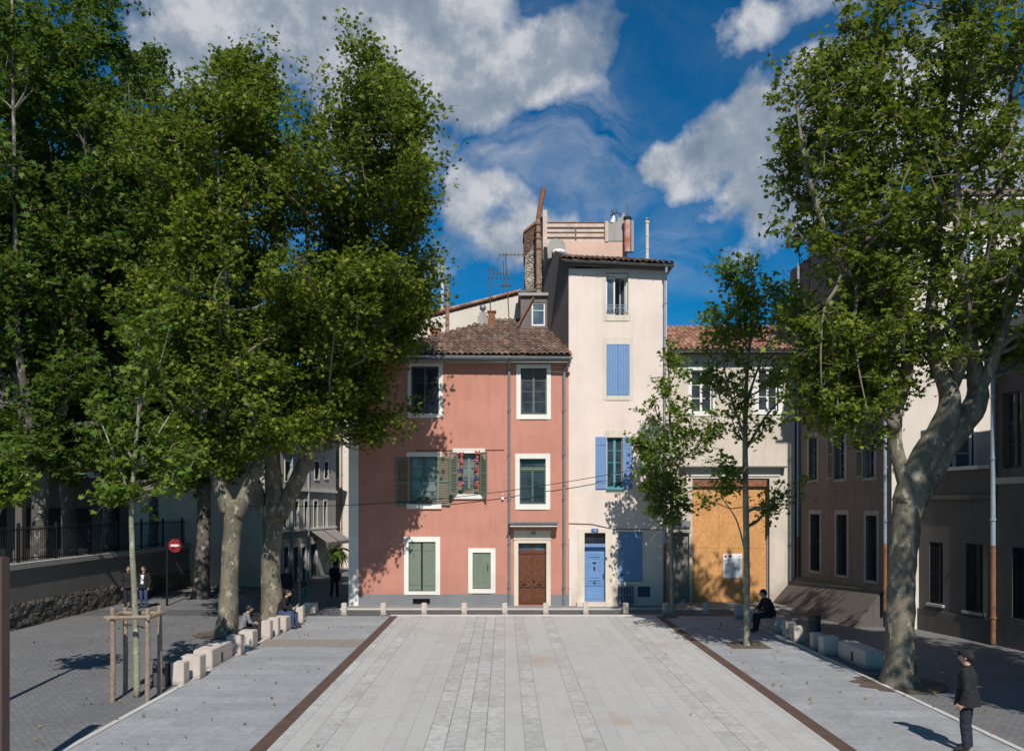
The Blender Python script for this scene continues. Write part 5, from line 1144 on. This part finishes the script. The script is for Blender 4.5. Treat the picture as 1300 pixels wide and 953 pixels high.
# big right plane
Y = 19.3
tree('big_plane_tree', 'massive mottled plane tree with forked limbs filling the right side', (wx(1143, Y), Y),
     [LP(Y, [(1143, 878, .68), (1143, 862, .5), (1143, 835, .39), (1144, 760, .36), (1148, 690, .37), (1155, 640, .42), (1163, 605, .42)]),
      LP(Y, [(1150, 640, .36), (1172, 585, .36, -.1), (1198, 540, .34, -.2), (1206, 505, .27, -.2), (1192, 462, .2), (1182, 410, .15), (1188, 330, .11), (1196, 230, .08), (1200, 100, .05), (1200, -60, .03)]),
      LP(Y, [(1160, 640, .32), (1186, 590, .35, .1), (1215, 545, .35, .1), (1240, 508, .3, .1), (1238, 470, .22, .2), (1232, 425, .19, .3), (1248, 370, .13, .4), (1262, 290, .1, .4), (1280, 160, .06, .3), (1290, 0, .03, .3)]),
      LP(Y, [(1240, 500, .2), (1258, 465, .17), (1268, 430, .12, -.2), (1290, 370, .09, -.3), (1320, 280, .06, -.3), (1350, 150, .03, -.3)]),
      LP(Y, [(1152, 620, .22), (1137, 568, .2, .2), (1138, 525, .18, .3), (1150, 480, .18, .3), (1150, 430, .17, .3), (1128, 340, .1, .3), (1110, 230, .07, .3), (1100, 90, .04, .3)]),
      LP(Y, [(1206, 500, .17), (1225, 440, .14, -.3), (1222, 360, .11, -.6), (1215, 260, .08, -.8), (1222, 120, .05, -.9), (1230, -20, .03, -.9)]),
      LP(Y, [(1232, 425, .12, .3), (1200, 350, .11, .9), (1170, 280, .08, 1.2), (1150, 160, .05, 1.4), (1140, 20, .03, 1.4)]),
      LP(Y, [(1150, 430, .12, .3), (1105, 380, .09, -.4), (1060, 320, .07, -.8), (1025, 220, .05, -1), (1010, 120, .025, -1)]),
      LP(Y, [(1140, 545, .1), (1110, 510, .08, .4), (1080, 460, .06, .8), (1040, 430, .04, 1), (1010, 420, .02, 1)])],
     [CR(Y, 1130, 110, 130, 150, 2.8, 2.6), CR(Y, 1250, 120, 120, 170, 2.8, 2.2), CR(Y, 1080, 250, 95, 110, 2.4, 1.5), CR(Y, 1210, 320, 120, 95, 2.4, 2.0), CR(Y, 1070, 400, 80, 90, 2.2, 1.5), CR(Y, 1045, 130, 60, 110, 1.8, .8), CR(Y, 1075, 530, 75, 55, 1.6, .8), CR(Y, 1285, 400, 60, 70, 1.5, .8), CR(Y, 1170, 420, 60, 50, 1.6, .5), CR(Y, 1330, 250, 110, 200, 2.8, 1), CR(Y, 1010, 260, 40, 50, 1, .25)],
     225, 13, 14, .13, seed=21, nodez=7.4, tl=(.3, .85), spread=.1)
Y = 8.
tree('big_plane_tree', 'plane tree of the right row nearest the viewer, beyond the right edge', (13.2, 8.), [[(13.2, 8, 0, .6), (13.2, 8, 1, .42), (13.1, 8, 5, .38), (13, 8, 6.5, .34)], [(13, 8, 6.3, .28), (11.8, 8, 10, .2), (11, 8, 16, .06)], [(13, 8, 6.3, .28), (14.3, 8.4, 10, .2), (15, 8.6, 16, .06)], [(13, 8, 6.3, .25), (13, 9.2, 10, .2), (13.2, 10, 17, .06)]],
     [(13.9, 8.5, 13.5, 3.3, 4.2, 5.5, 1)], 120, 14, 15, .17, seed=41, nodez=6, spread=.12)
# young trees in front of the houses
Y = 31.2
tree('young_tree', 'slim young plane tree standing before the tower house', (wx(853, Y), Y),
     [LP(Y, [(853, 784, .11), (853, 740, .085), (852, 680, .08), (853, 620, .07), (851, 550, .055), (849, 480, .03), (848, 430, .015)]), LP(Y, [(852, 640, .04), (838, 590, .03, -.2), (826, 540, .015, -.3)]), LP(Y, [(852, 620, .04), (868, 570, .03, .2), (880, 520, .015, .3)])],
     [CR(Y, 848, 560, 42, 80, 1.2, 2), CR(Y, 815, 590, 42, 50, 1, .9), CR(Y, 882, 545, 44, 70, 1, 1), CR(Y, 855, 640, 35, 30, 1, .8), CR(Y, 850, 470, 28, 40, .7, .7)], 42, 9, 12, .15, 'leafyoung', 'barkyoung', seed=31, nodez=3.6, tl=(.2, .6), group='young plane trees in the square')
Y = 24.7
tree('young_tree', 'thin straight young plane tree before the orange boarded doorway', (wx(948, Y), Y),
     [LP(Y, [(948, 821, .15), (948, 812, .105), (948, 740, .1), (947, 650, .095), (946, 560, .085), (948, 480, .06), (955, 400, .04), (958, 330, .02)]), LP(Y, [(947, 560, .05), (930, 510, .035, -.2), (915, 450, .02, -.3)]), LP(Y, [(947, 570, .05), (975, 525, .035, .2), (1000, 500, .015, .4)]),
      LP(Y, [(948, 510, .05), (965, 460, .03), (990, 400, .015)]), LP(Y, [(947, 705, .035), (935, 660, .025, .2), (915, 630, .012, .3)])],
     [CR(Y, 895, 440, 62, 55, 1.4, 1.6), CR(Y, 950, 375, 78, 60, 1.5, 1.8), CR(Y, 1000, 430, 55, 75, 1.2, 1.2), CR(Y, 935, 500, 50, 40, 1.2, .8), CR(Y, 905, 600, 50, 40, 1.0, .7), CR(Y, 975, 620, 45, 20, .9, .3), CR(Y, 985, 545, 30, 35, .8, .35)], 48, 9, 13, .135, 'leafyoung', 'barkyoung', seed=32, nodez=3.5, tl=(.2, .65), group='young plane trees in the square')
Y = 18.0
tree('young_tree', 'young plane tree with pale trunk inside the wooden stakes', (wx(173, Y), Y),
     [LP(Y, [(174, 884, .075), (173, 820, .07), (171, 760, .065), (168, 700, .06), (167, 640, .055), (172, 570, .045), (178, 500, .035), (182, 430, .02)]), LP(Y, [(169, 640, .035), (150, 590, .025, -.2), (130, 540, .012, -.3)]), LP(Y, [(172, 600, .035), (195, 560, .025, .1), (220, 520, .012, .2)])],
     [CR(Y, 160, 520, 60, 80, 1, 1.6), CR(Y, 205, 560, 50, 50, .9, 1), CR(Y, 130, 590, 40, 40, .7, .7), CR(Y, 165, 635, 34, 26, .5, .6), CR(Y, 185, 430, 60, 50, .9, .8)], 34, 8, 11, .13, 'leafyoung', 'barkyoung', seed=33, nodez=4.2, tl=(.15, .5), spread=.08, group='young plane trees in the square')
Y = 17.
tree('young_tree', 'leafy young tree at the left edge beyond the brown post', (wx(-12, Y), Y),
     [LP(Y, [(-12, 900, .07), (-12, 760, .065), (-10, 650, .05), (-6, 560, .03)]), LP(Y, [(-11, 670, .035), (10, 630, .02), (30, 600, .01)])],
     [CR(Y, 5, 610, 38, 48, .7, 1.6), CR(Y, -15, 560, 50, 50, .8, 1)], 22, 8, 9, .14, 'leafyoung', 'barkyoung', seed=34, nodez=4.2, tl=(.15, .45), spread=.08, group='young plane trees in the square')
# tree stakes
t = thing('tree_guard', 'square guard of four round wooden stakes round the young tree', 'tree guard', (wx(173, 18), 18.0, 0)); ox = t.location.x
ps = [(wx(143, 17.55) - ox, -.45), (wx(187, 17.55) - ox, -.45), (wx(159, 18.35) - ox, .35), (wx(202.5, 18.35) - ox, .35)]
for (x, y) in ps: h_ = 2.08 + random.uniform(-.05, .04) + (.02 if y < 0 else -.06); MB().tube([(x, y, 0), (x + .01, y, h_ * .5), (x, y, h_ - .02), (x, y, h_)], [.055, .055, .052, .04], 10).build('stake', M['woodlight'], t)
k = MB(); zr = 1.86
k.tube([(ps[0][0] - .15, ps[0][1] - .06, zr), (ps[1][0] + .1, ps[1][1] - .06, zr + .02)], .045, 8); k.tube([(ps[2][0] - .1, ps[2][1] - .06, zr), (ps[3][0] + .1, ps[3][1] - .06, zr)], .045, 8); k.tube([(ps[1][0] + .06, ps[1][1] - .1, zr), (ps[3][0] + .06, ps[3][1] + .1, zr)], .045, 8); k.tube([(ps[0][0] - .06, ps[0][1] - .1, zr), (ps[2][0] - .06, ps[2][1] + .1, zr)], .045, 8)
k.build('rail', M['woodlight'], t)
k = MB(); k.tube([(ps[2][0], .3, 1.6), (0, 0, 1.62), (ps[1][0], -.4, 1.6)], .014, 5); k.build('tie', M['cable'], t)
# palm-like plant in the side street
Y = 47.; t = thing('potted_palm', 'bushy yellow green palm in the sunlit side street', 'plant', (wx(428, Y), Y, 0)); MB().tube([(0, 0, 0), (0, 0, .5)], [.22, .3], 14).build('pot', M['concrete'], t); MB().tube([(0, 0, .4), (.05, 0, 1.7)], [.09, .07], 8).build('stem', M['barkdark'], t)
k = MB(); rg = random.Random(4)
for i in range(46):
    a = rg.uniform(0, 6.28); l = rg.uniform(.7, 1.15); e = rg.uniform(-.2, 1.1); c0 = Vector((.05, 0, 1.7)); dx, dy = math.cos(a), math.sin(a); pr = None
    for s in range(7):
        f = s / 6; p = c0 + Vector((dx * l * f, dy * l * f, l * (e * f - 1.0 * f * f))); wd = .11 * math.sin(math.pi * min(1, f + .15)) + .01; n_ = Vector((-dy, dx, 0)) * wd
        cur = (p - n_ + Vector((0, 0, -.03)), p, p + n_ + Vector((0, 0, -.03)))
        if pr: k.add([pr[0], pr[1], pr[2], cur[0], cur[1], cur[2]], [(0, 1, 4, 3), (1, 2, 5, 4)])
        pr = cur
k.build('fronds', M['palm'], t)
# tree pits
for (px_, Y) in ((948, 24.7), (853, 31.2)):
    pass
for (cx_, cy_, rr_) in ((wx(287, 26.8), 26.8, 1.0), (wx(347, 29), 29, 1.05), (wx(1143, 19.3), 19.3, 1.05)):
    k = MB(); k.add([(cx_ + rr_ * (1 + .12 * math.sin(3 * a)) * math.cos(a * 2 * math.pi / 24), cy_ + rr_ * math.sin(a * 2 * math.pi / 24), .019) for a in range(24)], [tuple(range(24))]); struct('bare_soil', k, M['earth'])
rg = np.random.RandomState(3); nn = 620; Cx = np.stack([rg.uniform(-15, 14, nn), rg.uniform(14, 33, nn), np.full(nn, .045)], 1); keep = (np.abs(Cx[:, 0] - .8) > 5.6) | (rg.rand(nn) < .05); Cx = Cx[keep]
M['dryleaf'] = plain('dry_leaf', (.22, .15, .06), .8, c2=(.12, .07, .035), scale=8, bmp=0)
fl = leaves_mesh('fallen_leaves', Cx, .065, 'dryleaf', None, rg); tag(fl, 'small dry leaves scattered over the side paving', None, None, 'stuff')
struct('bare_soil', MB().box(wx(948, 24.7) - .6, wx(948, 24.7) + .6, 24.1, 25.3, .008, .016), M['earth']); struct('bare_soil', MB().box(wx(853, 31.2) - .6, wx(853, 31.2) + .2, 30.7, 31.25, .008, .016), M['earth'])

# ------------------------------------------------------------------ people
def person(label, loc, rz, pose, top, legs, hair='hair', extra=None, scale=1., shoe='shoe', bulk=1.15, tee=None, cap=False, hands='skin', coat=0):
    root = thing('person', label, 'person', loc, rz); root.scale = (scale,) * 3
    J = {}
    if pose == 'stand': J = dict(pel=(0, 0, .96), wai=(0, 0, 1.1), che=(0, .0, 1.3), neb=(0, .01, 1.46), nec=(0, .0, 1.52), hd0=(0, -.02, 1.58), hd1=(0, -.02, 1.66), hd2=(0, -.005, 1.73),
        sl=(-.18, 0, 1.42), el=(-.25, .03, 1.14), wl=(-.24, -.06, .9), pl=(-.24, -.09, .83), sr=(.18, 0, 1.42), er=(.26, .03, 1.14), wr=(.25, -.05, .9), pr=(.25, -.08, .83),
        hl=(-.1, 0, .9), kl=(-.11, -.02, .5), al=(-.11, .02, .1), tl=(-.13, -.14, .045), hr=(.1, 0, .9), kr=(.11, -.03, .5), ar=(.12, .0, .1), tr=(.15, -.15, .045))
    if pose == 'walk': J = dict(pel=(0, 0, .95), wai=(0, -.01, 1.1), che=(0, -.02, 1.3), neb=(0, -.02, 1.46), nec=(0, -.03, 1.52), hd0=(0, -.05, 1.58), hd1=(0, -.05, 1.66), hd2=(0, -.035, 1.73),
        sl=(-.18, 0, 1.42), el=(-.24, .1, 1.16), wl=(-.23, .06, .92), pl=(-.23, .03, .85), sr=(.18, -.02, 1.42), er=(.24, -.08, 1.15), wr=(.22, -.22, .97), pr=(.22, -.27, .92),
        hl=(-.1, 0, .9), kl=(-.1, -.16, .52), al=(-.1, -.2, .11), tl=(-.11, -.35, .06), hr=(.1, 0, .9), kr=(.1, .04, .5), ar=(.1, .26, .16), tr=(.11, .15, .05))
    if pose == 'sit': J = dict(pel=(0, .02, .58), wai=(0, -.0, .72), che=(0, -.08, .93), neb=(0, -.14, 1.07), nec=(0, -.17, 1.12), hd0=(0, -.21, 1.18), hd1=(0, -.24, 1.25), hd2=(0, -.225, 1.32),
        sl=(-.18, -.12, 1.03), el=(-.26, -.2, .8), wl=(-.14, -.4, .72), pl=(-.1, -.46, .71), sr=(.18, -.12, 1.03), er=(.26, -.2, .8), wr=(.14, -.4, .72), pr=(.09, -.46, .71),
        hl=(-.1, -.04, .56), kl=(-.14, -.44, .52), al=(-.13, -.44, .11), tl=(-.15, -.58, .05), hr=(.1, -.04, .56), kr=(.14, -.46, .52), ar=(.12, -.5, .11), tr=(.14, -.64, .05))
    rad = dict(pel=.15, wai=.14, che=.17, neb=.09, nec=.06, hd0=.07, hd1=.1, hd2=.075, sl=.072, sr=.072, el=.056, er=.056, wl=.04, wr=.04, pl=.034, pr=.034, hl=.1, hr=.1, kl=.075, kr=.075, al=.06, ar=.06, tl=.042, tr=.042)
    zone = dict(pel='L', wai='T', che='T', neb='T', nec='S', hd0='S', hd1='S', hd2='S', sl='T', sr='T', el='T', er='T', wl='T', wr='T', pl='S', pr='S', hl='L', hr='L', kl='L', kr='L', al='L', ar='L', tl='F', tr='F')
    E = [('pel', 'wai'), ('wai', 'che'), ('che', 'neb'), ('neb', 'nec'), ('nec', 'hd0'), ('hd0', 'hd1'), ('hd1', 'hd2'), ('che', 'sl'), ('sl', 'el'), ('el', 'wl'), ('wl', 'pl'), ('che', 'sr'), ('sr', 'er'), ('er', 'wr'), ('wr', 'pr'), ('pel', 'hl'), ('hl', 'kl'), ('kl', 'al'), ('al', 'tl'), ('pel', 'hr'), ('hr', 'kr'), ('kr', 'ar'), ('ar', 'tr')]
    k = MB(); V = lambda n: Vector(J[n])
    def capsule(p, q, ra, rb): k.tube([p, q], [ra, rb], 14); k.ball(p, ra, 14, 9); k.ball(q, rb, 14, 9)
    # torso as elliptical rings
    rings = [(V('pel') - (V('wai') - V('pel')) * .55, .15, .11), (V('pel'), .165, .125), (V('wai'), .15, .115), ((V('wai') + V('che')) / 2, .16, .12), (V('che'), .18, .125), (V('che') * .45 + V('neb') * .55, .165, .105), (V('neb'), .075, .075)]
    k0 = len(k.v); n_ = 18
    for p, ra, rb in rings:
        for j in range(n_): t = 2 * math.pi * j / n_; k.v.append((p.x + ra * bulk * math.cos(t), p.y + rb * bulk * math.sin(t), p.z))
    for i in range(len(rings) - 1):
        for j in range(n_): k.f.append((k0 + i * n_ + j, k0 + i * n_ + (j + 1) % n_, k0 + (i + 1) * n_ + (j + 1) % n_, k0 + (i + 1) * n_ + j))
    k.f.append(tuple(k0 + j for j in reversed(range(n_)))); k.f.append(tuple(k0 + (len(rings) - 1) * n_ + j for j in range(n_)))
    for a_, b_ in (('sl', 'el'), ('el', 'wl'), ('sr', 'er'), ('er', 'wr')): capsule(V(a_), V(b_), rad[a_] * (bulk * .5 + .5), rad[b_] * (bulk * .5 + .5))
    for a_ in ('sl', 'sr'): capsule(V('neb') - Vector((0, 0, .05)), V(a_), .07, .075)
    for a_, b_ in (('hl', 'kl'), ('kl', 'al'), ('hr', 'kr'), ('kr', 'ar'), ('al', 'tl'), ('ar', 'tr')): capsule(V(a_), V(b_), rad[a_] * (.8 if b_[0] == 't' else 1), rad[b_])
    capsule(V('pel'), V('hl'), .12, .1); capsule(V('pel'), V('hr'), .12, .1)
    capsule(V('neb'), V('hd0'), .06, .058); h = V('hd1')
    k.ball(h + Vector((0, 0, .025)), .1, 16, 12, (.86, 1.02, 1.1)); k.ball(h + Vector((0, -.025, -.05)), .07, 14, 10, (.85, .95, .95))
    k.tube([h + Vector((0, -.09, .02)), h + Vector((0, -.122, -.02)), h + Vector((0, -.1, -.035))], [.012, .017, .014], 8)
    k.tube([h + Vector((-.024, -.088, -.06)), h + Vector((0, -.1, -.061)), h + Vector((.024, -.088, -.06))], [.007, .011, .007], 6)
    for s_ in (-1, 1): k.ball(h + Vector((s_ * .088, .01, -.01)), .03, 8, 6, (.5, .7, 1.1))
    for sd_, pn_, wn_ in ((-1, 'pl', 'wl'), (1, 'pr', 'wr')):
        p = V(pn_); d = (p - V(wn_)).normalized(); side = d.cross(Vector((1, 0, 0))).normalized() if abs(d.x) < .9 else Vector((0, 1, 0)); nrm = Vector((sd_, 0, 0))
        capsule(V(wn_), p, .03, .034); k.ball(p, .042, 10, 8, (.6, 1, 1))
        for i in range(4):
            l = (.08, .09, .085, .065)[i]; s_ = p + side * (.036 - .024 * i); k.tube([s_, s_ + d * l * .5, s_ + d * l * .8 - nrm * .012, s_ + d * l - nrm * .03], [.012, .011, .01, .008], 7)
        s_ = p - d * .02 + side * .03; k.tube([s_, s_ + side * .03 + d * .02, s_ + side * .035 + d * .05], [.014, .012, .01], 7)
    if coat:
        c0 = V('wai'); c1 = V('pel') - Vector((0, 0, coat)); k0 = len(k.v)
        for p, ra, rb in ((c0, .165, .13), (V('pel'), .185, .15), (c1, .205, .17), (c1 - Vector((0, 0, .01)), .12, .1)):
            for j in range(n_): t = 2 * math.pi * j / n_; f_ = 1 + .04 * math.sin(5 * t); k.v.append((p.x + ra * bulk * f_ * math.cos(t), p.y + rb * bulk * f_ * math.sin(t), p.z))
        for i in range(3):
            for j in range(n_): k.f.append((k0 + i * n_ + j, k0 + i * n_ + (j + 1) % n_, k0 + (i + 1) * n_ + (j + 1) % n_, k0 + (i + 1) * n_ + j))
        k.f.append(tuple(k0 + j for j in reversed(range(n_)))); k.f.append(tuple(k0 + 3 * n_ + j for j in range(n_)))
    o = k.build('tmp', M['skin']); rm = o.modifiers.new('R', 'REMESH'); rm.mode = 'VOXEL'; rm.voxel_size = .011; sm = o.modifiers.new('S', 'SMOOTH'); sm.factor = .5; sm.iterations = 4
    dg = bpy.context.evaluated_depsgraph_get(); m2 = bpy.data.meshes.new_from_object(o.evaluated_get(dg)); bpy.data.objects.remove(o)
    bm = bmesh.new(); bm.from_mesh(m2); bpy.data.meshes.remove(m2); n0 = 10 ** 9
    for v in bm.verts:
        if v.co.z < J['neb'][2] and abs(v.co.x) < .5: # cloth folds
            q_ = v.co * 9; v.co += v.normal * (.009 * mnoise.noise(Vector((q_.x, q_.y, q_.z * 2.2))) + .004 * mnoise.noise(q_ * 3)) if (v.co - V('pl')).length > .12 and (v.co - V('pr')).length > .12 else Vector((0, 0, 0))
    bm.faces.ensure_lookup_table(); mats = [M[top], M[legs], M['skin'], M[shoe], M[tee or top]]; zi = dict(T=0, L=1, S=2, F=3)
    for i, f in enumerate(bm.faces):
        f.smooth = True
        if i >= n0: f.material_index = 2; continue
        c = f.calc_center_median(); best = None
        if c.z < .09 or (c - V('tl')).length < .09 or (c - V('tr')).length < .09: f.material_index = 3; continue
        for a, b in E:
            A_ = Vector(J[a]); B_ = Vector(J[b]); ab = B_ - A_; t_ = max(0, min(1, (c - A_).dot(ab) / ab.length_squared)); dd_ = (c - (A_ + ab * t_)).length - (rad[a] * (1 - t_) + rad[b] * t_)
            if best is None or dd_ < best[0]: best = (dd_, a if t_ < .55 else b)
        z = zone[best[1]]; f.material_index = zi[z]
        if z == 'L' and c.z > J['pel'][2] - (coat or .04) and abs(c.y - J['pel'][1]) < .32 and (coat or best[1] == 'pel'): f.material_index = 0
        if tee and z == 'T' and abs(c.x) < .065 and c.y < -.05: f.material_index = 4
    me = bpy.data.meshes.new('body'); bm.to_mesh(me); bm.free()
    for m in mats: me.materials.append(m)
    b = bpy.data.objects.new('body', me); col.objects.link(b); b.parent = root
    k = MB()
    for s_ in (-1, 1): k.ball(h + Vector((s_ * .034, -.086, .012)), .011, 6, 5)
    k.build('eyes', M['eye'], root)
    k = MB(); k.ball(h + Vector((0, .02, .035)), .118, 14, 10, (.93, 1.0, .95)); v2 = []
    k.v = [tuple(Vector(v) + Vector((0, .028 if v[2] < h.z + .03 else 0, 0))) for v in k.v]; k.build('hair', M[hair], root, smooth=True)
    if cap: k = MB(); k.tube([h + Vector((0, 0, .03)), h + Vector((0, 0, .1)), h + Vector((0, 0, .125))], [.125, .118, .07], 14); k.box(-.07, .07, h.y - .2, h.y - .09, h.z + .035, h.z + .05); k.build('cap', M['black'], root)
    k = MB(); nb = Vector(J['neb']); k.tube([nb + Vector((0, 0, -.03)), nb + Vector((0, 0, .03))], [.12, .085], 12); k.build('collar', M[top], root)
    if extra == 'backpack': k = MB(); c = Vector(J['che']); k.box(c.x - .16, c.x + .16, c.y + .12, c.y + .32, c.z - .26, c.z + .17); k.build('backpack', M['black'], root, bevel=.04)
    if extra == 'bag': k = MB(); c = Vector(J['che']); k.box(c.x + .2, c.x + .28, c.y - .06, c.y + .2, c.z - .55, c.z - .25); k.tube([c + Vector((-.17, -.1, .12)), c + Vector((0, -.17, -.02)), c + Vector((.2, -.12, -.28))], .014, 5); k.build('shoulder_bag', M['black'], root, bevel=.004)
    if extra == 'paper': k = MB(); p = (Vector(J['pl']) + Vector(J['pr'])) / 2; k.box(-.13, .13, -.002, .002, -.02, .2, Matrix.Translation(p + Vector((0, -.03, 0))) @ Matrix.Rotation(R(35), 4, 'X')); k.build('paper', M['paper'], root)
    if hair == 'hair' and extra == 'longhair': MB().tube([h + Vector((0, .07, .02)), h + Vector((0, .12, -.1)), h + Vector((0, .1, -.25))], [.08, .09, .05], 10).build('long_hair', M['hair'], root, smooth=True)
    return root
Y = 33.8
person('person in all dark clothes standing behind the staked tree', (wx(163, Y), Y, 0), R(25), 'stand', 'black', 'dkjeans', coat=.1)
person('person in white shirt and open black jacket by the garden wall', (wx(182.5, Y), Y, 0), R(-5), 'stand', 'black', 'jeans', tee='tee', extra='bag', coat=.1)
person('person in dark top and blue jeans reading on the left bench', (wx(357, 28.1), 28.1, 0), R(88), 'sit', 'black', 'jeans', extra='paper')
person('person in long dark coat standing behind the seated reader', (wx(363.5, 33.5), 33.5, 0), R(40), 'stand', 'black', 'black', bulk=1.35, extra='longhair', coat=.35)
person('person walking away down the side street with a dark backpack', (wx(424.5, 37.5), 37.5, 0), R(178), 'walk', 'dkjeans', 'black', extra='backpack', scale=.96)
person('dark hunched person sitting on the right stone bench', (wx(977, 27.4), 27.4, 0), R(-82), 'sit', 'black', 'black', bulk=1.4, scale=1.06)
person('person in dark jacket and cap standing at the lower right corner', (wx(1228, 14), 14.0, 0), R(-128), 'stand', 'black', 'dkjeans', cap=True, bulk=1.25, coat=.14)
person('person in grey jacket sitting low behind the left stone block', (wx(308, 25.1), 25.1, -.05), R(120), 'sit', 'greycloth', 'black', scale=.9)
